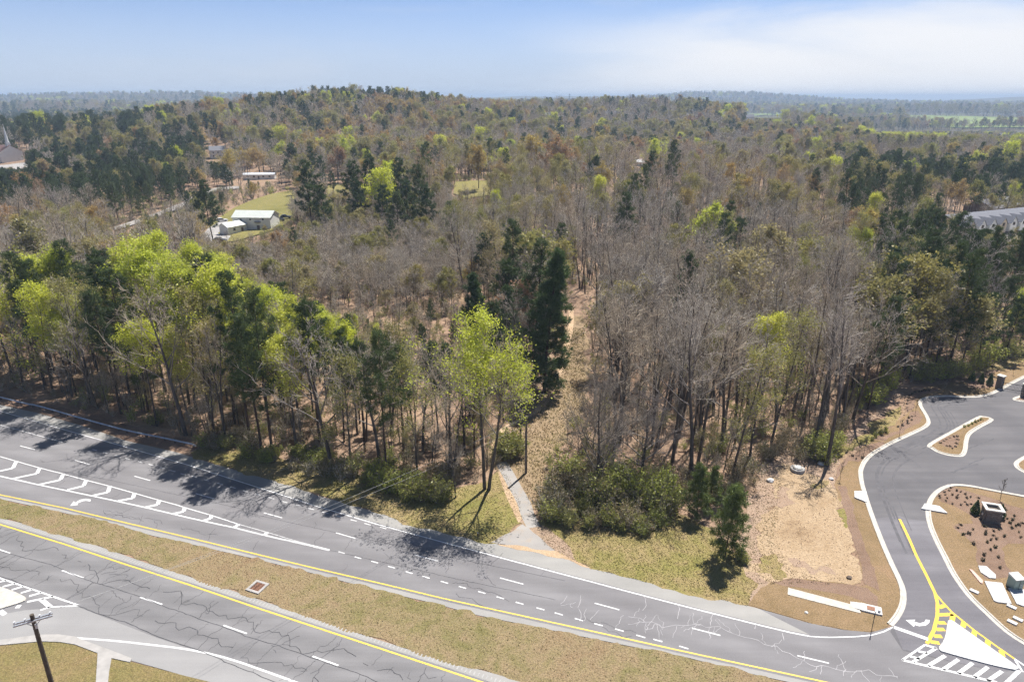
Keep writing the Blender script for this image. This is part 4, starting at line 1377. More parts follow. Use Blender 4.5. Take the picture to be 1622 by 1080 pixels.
# keep the view to the buildings open
HOUSES_FREE = []
for (u, v, r, front) in ((400, 366, 16, 26), (12, 258, 22, 40), (1575, 372, 30, 34), (346, 250, 10, 30), (412, 285, 14, 22), (1012, 262, 10, 20)):
    x, y, z = on_land(u, v)
    HOUSES_FREE.append((x, y, r, front))
    d = np.array([x, y]) / math.hypot(x, y)
    rel = cand[:, :2] - np.array([x, y])
    al = rel @ d
    ac = np.abs(rel @ np.array([d[1], -d[0]]))
    ok &= ~((al > -front) & (al < r) & (ac < r))
cand = cand[ok]
# low scrub where the photo looks over it to the openings behind
hcap = np.full(len(cand), 99.0)
bu, _ = to_px(cand[:, 0], cand[:, 1], land(cand[:, 0], cand[:, 1]))
for u0, u1, vt in ((318, 480, 368), (340, 440, 386), (512, 558, 312), (714, 780, 314), (-40, 50, 262), (1498, 1700, 367), (176, 230, 362), (230, 300, 342), (296, 384, 306), (384, 440, 286), (326, 364, 252), (1000, 1026, 263),
                   (1376, 1800, 207), (800, 945, 668), (835, 966, 606), (858, 966, 520), (770, 866, 720), (1178, 1240, 186)):
    tx_, ty_, tz_ = on_land((u0 + u1) / 2, vt)
    ray = CAM_H + (tz_ + .4 - CAM_H) * cand[:, 1] / ty_ - land(cand[:, 0], cand[:, 1])
    m_ = (bu > u0) & (bu < u1) & (cand[:, 1] < ty_)
    hcap[m_] = np.minimum(hcap[m_], ray[m_])
# canopy line of the tall front wood on the left
front = (cand[:, 1] < 175) & (bu < 790)
vc = np.interp(bu, [0, 200, 340, 420, 520, 600, 700, 790], [398, 388, 378, 440, 488, 535, 548, 560])
el_ = -FPX * math.sin(PITCH) + (540 - vc) * math.cos(PITCH)
em_ = FPX * math.cos(PITCH) + (540 - vc) * math.sin(PITCH)
hc_ = CAM_H + el_ / em_ * cand[:, 1]
hcap[front] = np.minimum(hcap[front], np.maximum(hc_[front], 7.0) * 1.03)
scrub = (bu > 330) & (bu < 720) & (cand[:, 1] > 175) & (cand[:, 1] < 300)
hcap[scrub] = np.minimum(hcap[scrub], 11.5)
hcap *= .92
g_ = hcap > 3.5
cand, hcap, isscrub = cand[g_], hcap[g_], scrub[g_]
cz = land(cand[:, 0], cand[:, 1])
cu, cv = to_px(cand[:, 0], cand[:, 1], cz + 13 * cand[:, 2])
dist = np.hypot(cand[:, 0], cand[:, 1])
# smooth patchiness of the wood, in the land's own coordinates
X, Y = cand[:, 0], cand[:, 1]
patch = np.sin(X / 41 + 1.3 * np.sin(Y / 57)) + np.sin(Y / 63 + 1.1 * np.sin(X / 49) + 2) + .7 * np.sin((X + Y) / 23)
patch2 = np.sin(X / 29 + 2 * np.sin(Y / 71) + 4) + np.sin(Y / 37 - X / 90)
# kinds: bare, budding, leafing, bronze, pine
W = np.tile(np.array([.56, .22, .02, .08, .12]), (len(cand), 1))
def zone(mask, w):
    W[mask] = w
def ell(u0, v0, ru, rv):
    return ((cu - u0) / ru) ** 2 + ((cv - v0) / rv) ** 2 < 1
zone(dist > 520, (.50, .16, .03, .19, .12))
zone((cu > 320) & (cu < 860) & (cv > 150) & (cv < 240) & (dist > 800), (.50, .14, .03, .24, .09))
zone((cu > 850) & (dist > 450), (.60, .16, .03, .08, .13))
zone((dist > 2300), (.46, .18, .03, .05, .28))
zone((cu > 900) & (dist < 520), (.76, .15, .01, .035, .045))
zone((cu > 680) & (cu < 960) & (dist > 190) & (dist < 420), (.60, .32, .02, .03, .03))
zone((cu > 930) & (cu < 1400) & (dist < 180), (.94, .045, .0, .0, .015))
zone((cu < 760) & (dist > 165) & (dist < 330), (.84, .12, .0, .02, .02))
zone((cu < 600) & (dist < 165), (.25, .35, .20, .0, .20))
zone((cu >= 600) & (cu < 790) & (dist < 165), (.42, .30, .04, .0, .24))
zone((cu < 330) & (cv > 215) & (cv < 335) & (dist > 300), (.12, .12, .01, .05, .70))
zone(ell(60, 200, 300, 24), (.10, .06, .02, .02, .80))
zone(ell(230, 265, 130, 58), (.07, .06, .01, .02, .84))
zone(ell(60, 345, 150, 40) | ell(250, 360, 80, 20), (.70, .16, .0, .12, .02))
zone(ell(560, 152, 110, 8) | ell(430, 165, 50, 10) | ell(700, 155, 90, 8), (.22, .12, .04, .05, .57))
zone((cu > 1390) & (cu < 1700) & (cv > 345) & (cv < 540), (.22, .18, .01, .01, .58))
zone((cu > 1470) & (cv > 375) & (cv < 520), (.07, .12, .01, .02, .78))
zone((cu > 1330) & (cv > 255) & (cv < 330), (.12, .12, .01, .01, .74))
zone((cu > 1360) & (cv > 225) & (cv < 260), (.70, .20, .02, .02, .06))
zone(ell(1430, 215, 60, 12), (.2, .2, .3, .1, .2))
# patchiness shifts the mix
W[:, 4] *= np.exp(.6 * patch)
W[:, 1] *= np.exp(.55 * patch2)
W[:, 3] *= np.exp(.7 * np.sin(X / 33 - 1) + .6 * np.sin(Y / 51 + X / 77))
W /= W.sum(1, keepdims=True)
cum = np.cumsum(W, 1)
pickk = (rt.uniform(0, 1, len(cand))[:, None] > cum).sum(1)
kinds = [KB, KU, KL, KR, KP]
names = ['bare_tree', 'budding_tree', 'leafing_tree', 'bronze_tree', 'pine_tree']
what = ['bare grey-brown hardwood', 'half-leafed olive hardwood', 'lime-green leafing hardwood', 'bronze-tinted budding hardwood', 'dark green pine']

def where(x, y, u, d):
    """a place word for a tree of the wood, by things that can be found in the photo"""
    if d < 165 and u < 330:
        return 'behind the guardrail'
    if d < 165 and u < 640:
        return 'above the brushy roadside verge'
    if d < 165 and u < 850:
        return 'close left of the footpath'
    if d < 135 and u < 1080:
        return 'behind the green roadside thicket'
    if d < 135 and u < 1330:
        return 'behind the young pines and bare soil'
    if d < 190 and u >= 1330:
        return 'along the access road bank'
    if d < 190:
        for lim, wd in ((900, 'beside the cleared track'), (1000, 'behind the vase-shaped bare tree'), (1060, 'left of the narrow dark conifer'), (1130, 'right of the narrow dark conifer'), (1215, 'left of the yellow-green tree'), (1400, 'right of the yellow-green tree')):
            if u < lim:
                return wd
    if d > 400:
        for lim, wd in ((330, 'in the dark pinewood beyond the lane'), (560, 'on the left flank of the main hill'), (760, 'on the main hill below its crest'), (1000, 'on low ground right of the main hill'), (1300, 'on the ridge beyond the bare knoll'), (9999, 'in the valley beyond the townhouses')):
            if u < lim:
                return wd
    if u < 360:
        return 'left of the white metal building'
    if u < 720:
        return 'before the dark pine clump'
    if u < 1000:
        return 'in open wood beyond the track'
    if u < 1120:
        return 'on the near side of the bare knoll'
    if u < 1250:
        return 'on the middle of the bare knoll'
    if u < 1400:
        return 'on the falling side of the bare knoll'
    return 'before the townhouses'

MAXI = 300
stuff_rows = {}
for ki, K in enumerate(kinds):
    sel = np.where(pickk == ki)[0]
    hv = np.minimum(np.where(dist[sel] > 430, rt.uniform(.62, 1.28, len(sel)), np.where(dist[sel] > 240, rt.uniform(.55, 1.0, len(sel)), rt.uniform(.66, 1.16, len(sel)))) * cand[sel, 2], hcap[sel] / np.where(isscrub[sel], 17.0, 20.0))
    if ki == 3:
        hv *= .95
    big = hv / dist[sel] * ((cu[sel] > -15) & (cu[sel] < 1637))
    order = np.argsort(-big)
    room = MAXI - len(K.rows)
    for rank, j in enumerate(order):
        i = sel[j]
        row = (X[i], Y[i], cz[i], hv[j], rt.uniform(0, 6.28), int(rt.integers(K.n)) if K.nf == 0 or (dist[i] < 400 and not (isscrub[i] and ki != 4) and (dist[i] < 130 or rt.uniform() < .68)) else K.n + int(rt.integers(K.nf)))
        if rank < room and dist[i] < 900:
            wh = where(X[i], Y[i], cu[i], dist[i])
            K.rows.append((*row, '%s %s' % (what[ki], wh), '%s trees %s' % (what[ki].split()[0], wh), None))
        else:
            stuff_rows.setdefault(ki, []).append(row)

# thin understorey hardwoods among the tall ones
nu = 2400
qx, qy = rt.uniform(-270, 270, nu * 3), rt.uniform(78, 330, nu * 3)
g_ = (qy > wood_edge(qx) + 1) & (np.abs(qx) < .84 * qy + 20)
for poly in CLEAR:
    g_ &= ~inside(qx, qy, poly)
qx, qy = qx[g_][:nu], qy[g_][:nu]
qz = land(qx, qy)
qu, _ = to_px(qx, qy, qz)
for i in range(len(qx)):
    if 318 < qu[i] < 480 and qy[i] > 240 or (790 < qu[i] < 935 and qy[i] < 170):
        continue
    ki = 0 if rt.uniform() < .84 else 1
    stuff_rows.setdefault(ki, []).append((qx[i], qy[i], qz[i], rt.uniform(.20, .48), rt.uniform(0, 6.28), int(rt.integers(kinds[ki].n))))

ORD = 'first second third fourth fifth sixth seventh eighth ninth tenth eleventh twelfth'.split()
def singled(rows):
    """tell small sets of like trees apart by their order across the picture"""
    by = {}
    for r in rows:
        by.setdefault(r[6], []).append(r)
    out = []
    for lab, rr in by.items():
        sets = [(lab, rr)]
        if 12 < len(rr) <= 24 and rr[0][7]:
            rr = sorted(rr, key=lambda r: r[1])
            h_ = len(rr) // 2
            sets = [('nearer ' + lab, rr[:h_]), ('farther ' + lab, rr[h_:])]
        for lb, q in sets:
            if 1 < len(q) <= 12:
                q = sorted(q, key=lambda r: to_px(r[0], r[1], r[2])[0])
                q = [(*r[:6], '%s, %s from the left' % (lb, ORD[k]), *r[7:]) for k, r in enumerate(q)]
            else:
                q = [(*r[:6], lb, *r[7:]) for r in q]
            out += q
    return out
for K in kinds:
    K.rows = singled(K.rows)

def place(K, name, cat='tree', crown='crown', trunk='trunk'):
    for (x, y, z, s, rz, var, label, group, nm) in K.rows:
        e = bpy.data.objects.new(nm or name, None)
        COL.objects.link(e)
        e.location = (x, y, z)
        e.rotation_euler = (0, 0, rz)
        w = s * (.92 + .16 * ((x * 7.3 + y * 3.1) % 1))
        e.scale = (w, w, s)
        e.empty_display_size = .5
        tag(e, label, cat, group)
        for me, pn in ((K.trunks[var], trunk), (K.crowns[var], crown)):
            c = bpy.data.objects.new(pn, me)
            COL.objects.link(c)
            c.parent = e
for K, nm in ((KB, 'bare_tree'), (KU, 'budding_tree'), (KL, 'leafing_tree'), (KR, 'bronze_tree'), (KP, 'pine_tree'), (KC, 'conifer_tree'), (KY, 'young_pine'), (KTwin, 'leafing_tree'), (KSpread, 'bare_tree')):
    place(K, nm)

def scatter(name, rows, coll, label):
    """woods too many to count: models set out on points by geometry nodes, one object"""
    A = np.array(rows, float)
    me = bpy.data.meshes.new(name)
    me.vertices.add(len(A))
    me.vertices.foreach_set('co', A[:, :3].astype(np.float32).ravel())
    for an, ty, col in (('size', 'FLOAT', 3), ('turn', 'FLOAT', 4), ('model', 'INT', 5)):
        at = me.attributes.new(an, ty, 'POINT')
        at.data.foreach_set('value', A[:, col].astype(np.int32 if ty == 'INT' else np.float32))
    o = link(name, me)
    tag(o, label, None, None, 'stuff')
    ng = bpy.data.node_groups.new(name + '_nodes', 'GeometryNodeTree')
    ng.interface.new_socket('Geometry', in_out='INPUT', socket_type='NodeSocketGeometry')
    ng.interface.new_socket('Geometry', in_out='OUTPUT', socket_type='NodeSocketGeometry')
    N = ng.nodes
    gi, go = N.new('NodeGroupInput'), N.new('NodeGroupOutput')
    ci = N.new('GeometryNodeCollectionInfo')
    ci.inputs['Collection'].default_value = coll
    ci.inputs['Separate Children'].default_value = True
    ci.inputs['Reset Children'].default_value = True
    ip = N.new('GeometryNodeInstanceOnPoints')
    ip.inputs['Pick Instance'].default_value = True
    def attr(nm, ty):
        a = N.new('GeometryNodeInputNamedAttribute')
        a.data_type = ty
        a.inputs['Name'].default_value = nm
        return a.outputs['Attribute']
    cx = N.new('ShaderNodeCombineXYZ')
    ng.links.new(attr('turn', 'FLOAT'), cx.inputs['Z'])
    ng.links.new(gi.outputs[0], ip.inputs['Points'])
    ng.links.new(ci.outputs[0], ip.inputs['Instance'])
    ng.links.new(attr('model', 'INT'), ip.inputs['Instance Index'])
    ng.links.new(cx.outputs[0], ip.inputs['Rotation'])
    ng.links.new(attr('size', 'FLOAT'), ip.inputs['Scale'])
    ng.links.new(ip.outputs[0], go.inputs[0])
    md = o.modifiers.new('scatter', 'NODES')
    md.node_group = ng
    return o
sl_ = ['bare brown hardwoods filling the further wood and hills', 'olive budding trees scattered through the further wood and hills', 'lime-green trees dotted over the further hills', 'bronze and orange tinted trees on the further hills', 'dark pine stands on the further hills']
for ki, rows in stuff_rows.items():
    scatter(['bare_woods', 'budding_woods', 'leafing_woods', 'bronze_woods', 'pine_woods'][ki], rows, kinds[ki].coll, sl_[ki])

# --- shrubs and brush
def shrub(K, name, u, v, s, label, group=None):
    x, y, z = on_land(u, v)
    K.rows.append((x, y, z, s, rt.uniform(0, 6.28), int(rt.integers(K.n)), label, group, name))
rs_ = np.random.default_rng(4)
for k in range(64):                                        # the dense green bushes right of the footpath
    u = rs_.uniform(850, 1062)
    v = 752 + (u - 850) * .10 + rs_.uniform(0, 84) - abs(u - 950) * .07
    if u < 868 and v > 815:
        v -= 25
    shrub(KS, 'green_shrub', u, v, rs_.uniform(.4, 1.1) * (1.9 if k % 5 == 0 else 1.0), 'leafy green bush in the dense thicket right of the footpath', 'bushes of the roadside thicket')
    if k % 2:
        shrub(KW, 'brown_brush', u + 6, v - 4, rs_.uniform(1.0, 1.9), 'twiggy brown brush mixed into the green thicket by the footpath', 'brush of the roadside thicket')
for k, (u, v, s) in enumerate(((648, 790, 1.3), (668, 792, 1.5), (690, 793, 1.5), (706, 790, 1.2), (655, 778, 1.4))):
    shrub(KS, 'green_shrub', u, v, s, 'leafy green bush at the verge below the slim pine', 'verge bushes below the slim pine')
for k, (u, v, s) in enumerate(((798, 722, 1.5), (808, 726, 1.6), (818, 722, 1.4), (806, 712, 1.6))):
    shrub(KS, 'green_shrub', u, v, s, 'bright leafy bush between the footpath head and the utility pole', 'bushes beside the footpath head')
for k in range(16):
    u = rs_.uniform(462, 640)
    v = 728 + (u - 462) * .27 + rs_.uniform(-12, 8)
    shrub(KS, 'green_shrub', u, v, rs_.uniform(.8, 1.4), 'low green shrub along the roadside edge of the wood', 'roadside shrubs left of the footpath')
for k in range(10):
    u = rs_.uniform(310, 460)
    v = 706 + (u - 310) * .17 + rs_.uniform(-6, 8)
    shrub(KS, 'green_shrub', u, v, rs_.uniform(.5, 1.0), 'small shrub on the bank beside the guardrail end', 'small shrubs beside the guardrail end')
shrub(KS, 'green_shrub', 247, 672, 1.1, 'green shrub among the trunks behind the guardrail')
for k, (u, v, s) in enumerate(((1288, 726, 1.3), (1296, 722, 1.5), (1318, 716, 1.4), (1323, 708, 1.2), (1302, 732, 1.0))):
    shrub(KS, 'green_shrub', u, v, s, 'green shrub round the foot of the tallest dark trunk', 'shrubs round the tallest dark trunk')
shrub(KS, 'green_shrub', 1180, 892, .55, 'bright green low bush beside the nearest young pine')
shrub(KS, 'green_shrub', 1172, 886, .6, 'second bright low bush beside the nearest young pine')
for k, (u, v) in enumerate(((1452, 602), (1466, 604), (1482, 600), (1498, 600), (1515, 596), (1528, 590), (1545, 584), (1562, 578), (1580, 570), (1600, 566), (1380, 640), (1395, 630), (1408, 618))):
    shrub(KS, 'green_shrub', u, v, rs_.uniform(1.1, 2.0), 'yellowish green shrub where the wood meets the access road', 'shrubs along the access road bank')
for k in range(70):                                        # brown brush at the foot of the wood
    u = rs_.uniform(880, 1330)
    ve = np.interp(u, [880, 960, 1060, 1150, 1210, 1240, 1310, 1330], [775, 795, 800, 790, 760, 735, 728, 708])
    shrub(KW, 'brown_brush', u, ve + rs_.uniform(-45, 3), rs_.uniform(.7, 1.5), 'twiggy brown brush at the foot of the bare wood', 'brush at the foot of the bare wood')
for k in range(50):
    u = rs_.uniform(330, 800)
    ve = np.interp(u, [330, 480, 640, 770, 800], [708, 748, 780, 778, 740])
    shrub(KW, 'brown_brush', u, ve + rs_.uniform(-30, 2), rs_.uniform(.6, 1.4), 'twiggy brown brush along the wood front left of the footpath', 'brush along the wood front')
KS.rows = singled(KS.rows)
for K, nm in ((KS, 'green_shrub'), (KW, 'brown_brush')):
    place(K, nm, 'shrub', 'foliage', 'stems')

# undergrowth deeper in
ug = []
n_ug = 6000
ux = rt.uniform(-220, 220, n_ug * 4)
uy = 75 + 230 * rt.uniform(0, 1, n_ug * 4) ** 1.5
g_ = (uy > wood_edge(ux) + .5) & (np.abs(ux) < .84 * uy + 20)
for poly in CLEAR:
    g_ &= ~inside(ux, uy, poly)
ux, uy = ux[g_][:n_ug], uy[g_][:n_ug]
uz = land(ux, uy)
bx_, by_ = rt.uniform(-230, 20, 6000), rt.uniform(190, 400, 6000)
g_ = np.ones(6000, bool)
for poly in CLEAR:
    g_ &= ~inside(bx_, by_, poly)
ux, uy = np.concatenate([ux, bx_[g_]]), np.concatenate([uy, by_[g_]])
uz = land(ux, uy)
UGC = bpy.data.collections.new('undergrowth_models')
for k in range(3):
    sg, cg = bush(300 + k, 2.6, 1.3, 12, 120 if k else 420, .09, .012)
    g = Geo()
    g.add((sg.v[0], sg.g[0][0]), 0)
    g.add((cg.v[0], cg.g[0][0]), 1)
    UGC.objects.link(bpy.data.objects.new('undergrowth_model_%d' % k, g.mesh('undergrowth', [M['twig'], M['leaf_brown'] if k else M['leaf_shrub']])))
scatter('undergrowth', [(ux[i], uy[i], uz[i], rt.uniform(.35, 1.5), rt.uniform(0, 6.28), int(rt.integers(3) if rt.uniform() < .6 else 1 + rt.integers(2))) for i in range(len(ux))], UGC, 'brown twiggy undergrowth between the trunks of the wood')

# --- grass tufts on median and verges
m, t, b = new_mat('dry_grass_tufts', .95, .05)
f1 = noise_fac(t, .09, 4, .6)
gq = t.nodes.new('ShaderNodeNewGeometry')
c = ramp(t, f1, [(.34, (.19, .20, .06)), (.46, (.27, .25, .10)), (.56, (.36, .28, .16)), (.7, (.33, .235, .14))])
c = mixc(t, mapr(t, gq.outputs['Random Per Island'], 0, 1), mixc(t, 1.0, c, (.6, .62, .6), 'MULTIPLY'), mixc(t, 1.0, c, (1.4, 1.35, 1.35), 'MULTIPLY'))
t.links.new(c, b.inputs['Base Color'])
M['tuft'] = m
def tufts(name, poly, n, h, label, keep=None):
    rg = np.random.default_rng(len(name) + n)
    P = np.array(poly)
    x = rg.uniform(P[:, 0].min(), P[:, 0].max(), n * 6)
    y = rg.uniform(P[:, 1].min(), P[:, 1].max(), n * 6)
    k = inside(x, y, poly)
    if keep is not None:
        k &= keep(x, y)
    x, y = x[k][:n], y[k][:n]
    C = np.stack([x, y, np.full(len(x), .0)], 1)
    C = np.repeat(C, 4, 0) + rg.normal(0, .05, (len(x) * 4, 3)) * np.array([1, 1, 0])
    D = rg.normal(0, .55, C.shape)
    D[:, 2] = 1
    D /= np.linalg.norm(D, axis=1, keepdims=True)
    V, F = blades(C, D, h * rg.uniform(.5, 1.5, len(C)), .035, rg)
    o = link(name, np_mesh(name, V, [(F, 0)], [M['tuft']]))
    tag(o, label, None, None, 'stuff')
inview = lambda x, y: np.abs(x) < .80 * y + 6
tufts('median_grass', offset(far_bot, -.15) + offset(near_top, .15)[::-1], 24000, .11, 'dry tan and olive grass of the median strip', inview)
tufts('cleared_grass', FL([(815, 668), (846, 640), (866, 605), (880, 560), (892, 520), (926, 520), (926, 640), (905, 690), (876, 720), (858, 760), (850, 800), (835, 790), (810, 720)]), 5000, .22, 'dry grass tufts of the cleared strip beside the track', inview)
tufts('soil_weeds', FL([(1190, 760), (1240, 760), (1235, 800), (1225, 850), (1250, 900), (1320, 925), (1200, 925), (1175, 880), (1190, 820)]), 1200, .10, 'weeds and dead stalks along the edge of the bare soil', inview)
tufts('verge_grass', FL(verge_px), 9000, .10, 'olive and tan grass of the verge below the young pines', inview)
tufts('verge_grass', lv, 7000, .11, 'dry grass of the verge left of the footpath', inview)

# ================================================================== THINGS
M['galv'] = plain('galvanised_steel', (.42, .46, .52), .45, .5, .15, 2.0, .5)
M['post_wood'] = plain('treated_post', (.13, .10, .08), .9)
M['pole_wood'] = plain('pole_wood', (.10, .082, .065), .9, .1, .3, 1.5)
M['pole_grey'] = plain('weathered_pole', (.17, .145, .12), .9, .1, .3, 1.5)
M['porcelain'] = plain('insulator', (.55, .56, .58), .3, .5)
M['wire'] = plain('wire', (.34, .34, .34), .5, .4)
M['black_metal'] = plain('black_metal', (.02, .02, .022), .5, .4)
M['rust'] = plain('rusty_grate', (.30, .16, .11), .9, .2, .3, 6)
M['white_wall'] = plain('white_siding', (.74, .75, .74), .6, .3, .05, .4)
M['cool_wall'] = plain('pale_siding', (.62, .65, .70), .6, .3, .06, .4)
M['tan_wall'] = plain('tan_siding', (.52, .45, .36), .7)
M['brown_wall'] = plain('brown_brick', (.16, .12, .10), .85, .2, .2, 4)
M['green_roof'] = plain('pale_green_metal', (.58, .61, .56), .45, .5, .06, .6)
M['grey_roof'] = plain('grey_shingles', (.20, .205, .23), .9, .2, .15, 2)
M['red_roof'] = plain('dark_red_shingles', (.17, .10, .09), .9, .2, .15, 2)
M['glass'] = plain('dark_glass', (.03, .035, .04), .1, .6)
M['stone'] = plain('stacked_stone', (.20, .175, .155), .9, .2, .4, 6)
M['cap_stone'] = plain('cap_stone', (.62, .60, .55), .8)
M['green_box'] = plain('transformer_green', (.20, .27, .25), .5, .4, .08)
M['pink_slab'] = plain('pinkish_concrete', (.62, .42, .36), .85)
M['car_dark'] = plain('dark_car_paint', (.05, .055, .065), .25, .5)
M['car_white'] = plain('white_car_paint', (.75, .75, .75), .25, .5)
M['tyre'] = plain('tyre_rubber', (.02, .02, .02), .9)
M['bed_leaf'] = M['leaf_bed']

# ---- guardrail
gr = resample(extend(FL([(0, 633), (60, 647), (130, 667), (200, 686), (260, 698.5), (306, 708.5)]), 70), 2.0)
g0 = empty('guardrail', (gr[-1][0], gr[-1][1], 0))
tag(g0, 'long silver guardrail on dark posts along the shaded road edge', 'guardrail')
prof = [(-.02, .44), (.06, .50), (-.01, .56), (-.01, .60), (.06, .66), (-.02, .73), (-.05, .73), (-.05, .44)]
v, f = [], []
nrm = -normals2(gr)
for i, q in enumerate(gr):
    for a, z in prof:
        v.append((q[0] + nrm[i][0] * a - gr[-1][0], q[1] + nrm[i][1] * a - gr[-1][1], z))
k = len(prof)
for i in range(len(gr) - 1):
    for j in range(k):
        f.append((i * k + j, i * k + (j + 1) % k, (i + 1) * k + (j + 1) % k, (i + 1) * k + j))
mb = MB()
mb.v, mb.f = v, f
mb.build('rail', M['galv'], g0)
pm = None
for i in range(0, len(gr)):
    q = gr[i]
    x, y = q[0] - nrm[i][0] * .16 - gr[-1][0], q[1] - nrm[i][1] * .16 - gr[-1][1]
    if pm is None:
        po = MB().box((0, 0, .36), (.15, .2, .78)).build('post', M['post_wood'], g0)
        pm = po.data
    else:
        po = link('post', pm, g0)
    po.location = (x, y, 0)
    po.rotation_euler = (0, 0, math.atan2(nrm[i][1], nrm[i][0]))
MB().box((.35, -.12, .5), (.7, .06, .34), R(-22)).build('end_terminal', M['galv'], g0)

# ---- utility poles and wires
def crossarm_pole(name, loc, h, arm_dir, label, arm=2.4, double=True, mat='pole_wood'):
    e = empty(name, loc)
    tag(e, label, 'utility pole')
    MB().tube([(0, 0, -.3), (0, 0, h * .5), (0, 0, h)], [.21, .19, .16], 10).build('pole', M[mat], e)
    out = []
    if arm:
        d = np.array([math.cos(arm_dir), math.sin(arm_dir)])
        n = np.array([-d[1], d[0]])
        for s in ((-1, 1) if double else (1,)):
            c = n * .16 * s
            MB().box((c[0], c[1], h - .55), (arm, .11, .13), arm_dir).build('crossarm', M['galv'], e)
        for t in (-1.1, -.45, .45, 1.1):
            p = d * t * arm / 2.4
            MB().tube([(p[0], p[1], h - .48), (p[0], p[1], h - .40), (p[0], p[1], h - .30), (p[0], p[1], h - .22)], [.05, .10, .06, .09], 8).build('insulator', M['porcelain'], e)
            out.append((loc[0] + p[0], loc[1] + p[1], loc[2] + h - .22))
        for s in (-1, 1):
            MB().tube([(d[0] * .6 * s, d[1] * .6 * s, h - .6), (0, 0, h - 1.25)], .03, 5).build('brace', M['galv'], e)
        MB().tube([(.2, -.1, h - 1.3), (.2, -.1, h - .9)], [.10, .10], 8).build('cutout', M['porcelain'], e)
    return e, out
tx, ty = flat(50, 973, 14.0)
pole_a, tops_a = crossarm_pole('utility_pole', (tx, ty, 0), 14.0, R(28), 'dark wooden utility pole with double crossarm at the lower left corner', 2.7)
bx, by = flat(833, 749)
pole_b, _ = crossarm_pole('utility_pole', (bx, by, 0), 9.6, 0, 'slim bare utility pole standing right of the paved footpath', 0, mat='pole_grey')
def wire(a, b_, sag, label):
    a, b_ = Vector(a), Vector(b_)
    pts = []
    for k in range(25):
        t_ = k / 24
        p = a.lerp(b_, t_)
        p.z -= sag * 4 * t_ * (1 - t_)
        pts.append(p)
    o = MB().tube(pts, .014, 4, False).build('overhead_wire', M['wire'])
    tag(o, label, 'wire', 'overhead wires')
pb = Vector((bx, by, 9.3))
wire(tops_a[3], pb + Vector((0, 0, .2)), 1.1, 'upper overhead wire crossing the highway between the two utility poles')
wire(tops_a[1], pb + Vector((0, 0, -1.1)), 1.2, 'lower overhead wire crossing the highway between the two utility poles')

# ---- small roadside things
sx, sy = flat(1380, 1000)
e = empty('sign_post', (sx, sy, 0))
tag(e, 'thin dark sign post with its panel seen edge-on at the access road kerb', 'sign')
MB().tube([(0, 0, -.2), (0, 0, 2.6)], .035, 6).build('post', M['black_metal'], e)
oc = [(.35 * math.cos(R(22.5 + 45 * k)), .35 * math.sin(R(22.5 + 45 * k))) for k in range(8)]
pn = MB().prism(oc, -.012, .012).build('sign_panel', plain('sign_back', (.10, .10, .11), .5), e)
az_ = math.atan2(sy, sx)
pn.rotation_euler = Matrix(((0, math.cos(az_), -math.sin(az_)), (0, math.sin(az_), math.cos(az_)), (1, 0, 0))).to_euler()
pn.location = (.05 * -math.sin(az_), .05 * math.cos(az_), 2.2)
mx_, my_ = flat(757, 853)
e = empty('marker_post', (mx_, my_, 0))
tag(e, 'short dark delineator post on the verge beside the shoulder', 'post')
MB().box((0, 0, .5), (.12, .05, 1.1)).build('post', M['black_metal'], e)
MB().box((0, -.035, .92), (.09, .02, .16)).build('reflector', M['porcelain'], e)

def drain(u, v, s, rz, label, lid, name='drain_inlet'):
    x, y = flat(u, v)
    e = empty(name, (x, y, .0), rz)
    tag(e, label, 'drain')
    for cx, cy, w, d in ((0, .42 * s, 1.0 * s, .16 * s), (0, -.42 * s, 1.0 * s, .16 * s), (.42 * s, 0, .16 * s, .68 * s), (-.42 * s, 0, .16 * s, .68 * s)):
        MB().box((cx, cy, .06), (w, d, .16)).build('frame_side', M['concrete_grey'], e)
    MB().box((0, 0, .01), (.68 * s, .68 * s, .04)).build('drain_bed', M['black_metal'], e)
    nb_ = 7
    mesh = None
    for k in range(nb_):
        if mesh is None:
            g_o = MB().box((0, 0, .08), (.62 * s, .05 * s, .03)).build('grate_bar', lid, e)
            mesh = g_o.data
        else:
            g_o = link('grate_bar', mesh, e)
        g_o.location = (0, (-.30 + .6 * k / (nb_ - 1)) * s, 0)
drain(408, 930, 1.9, R(-22), 'square concrete drain with rusty grate in the grass median', M['rust'])
x, y = flat(1380, 965.5)
e = empty('storm_inlet', (x, y, 0), R(-22))
tag(e, 'white concrete storm inlet with a reddish lid beside the kerb return', 'drain')
MB().box((0, 0, .08), (2.1, 1.3, .2)).build('slab', M['concrete_white'], e)
MB().box((-.05, 0, .20), (.8, .65, .06)).build('lid', M['rust'], e)
MB().poly([(-1.05, .6, .17), (-1.05, -.6, .17), (-2.1, -.35, .03), (-2.1, .6, .03)]).build('apron', M['concrete_white'], e, fix=False)
MB().box((.75, -.25, .3), (.25, .25, .25)).build('lifting_block', M['concrete_white'], e)
p = FL([(1248, 930.5), (1362, 961)])
d_ = np.array(p[1]) - np.array(p[0])
o = MB().prism([tuple(np.array(p[0])), tuple(np.array(p[1])), tuple(np.array(p[1]) + NR * 1.1), tuple(np.array(p[0]) + NR * 1.3)], -.05, .06).build('concrete_flume', M['concrete'])
tag(o, 'long pale concrete drainage strip in the tan turf by the highway', 'drain')
x, y = flat(1263, 745)
e = empty('manhole_ring', (x, y, 0))
tag(e, 'round pale concrete manhole ring on bare soil at the wood edge', 'manhole')
MB().tube([(0, 0, -.1), (0, 0, .45)], [1.05, 1.05], 24).build('ring', M['concrete_grey'], e)
MB().tube([(0, 0, .44), (0, 0, .62)], [.75, .70], 24).build('cone_top', M['concrete'], e)
MB().tube([(0, 0, .60), (0, 0, .66)], [.42, .42], 20).build('cover', M['galv'], e)
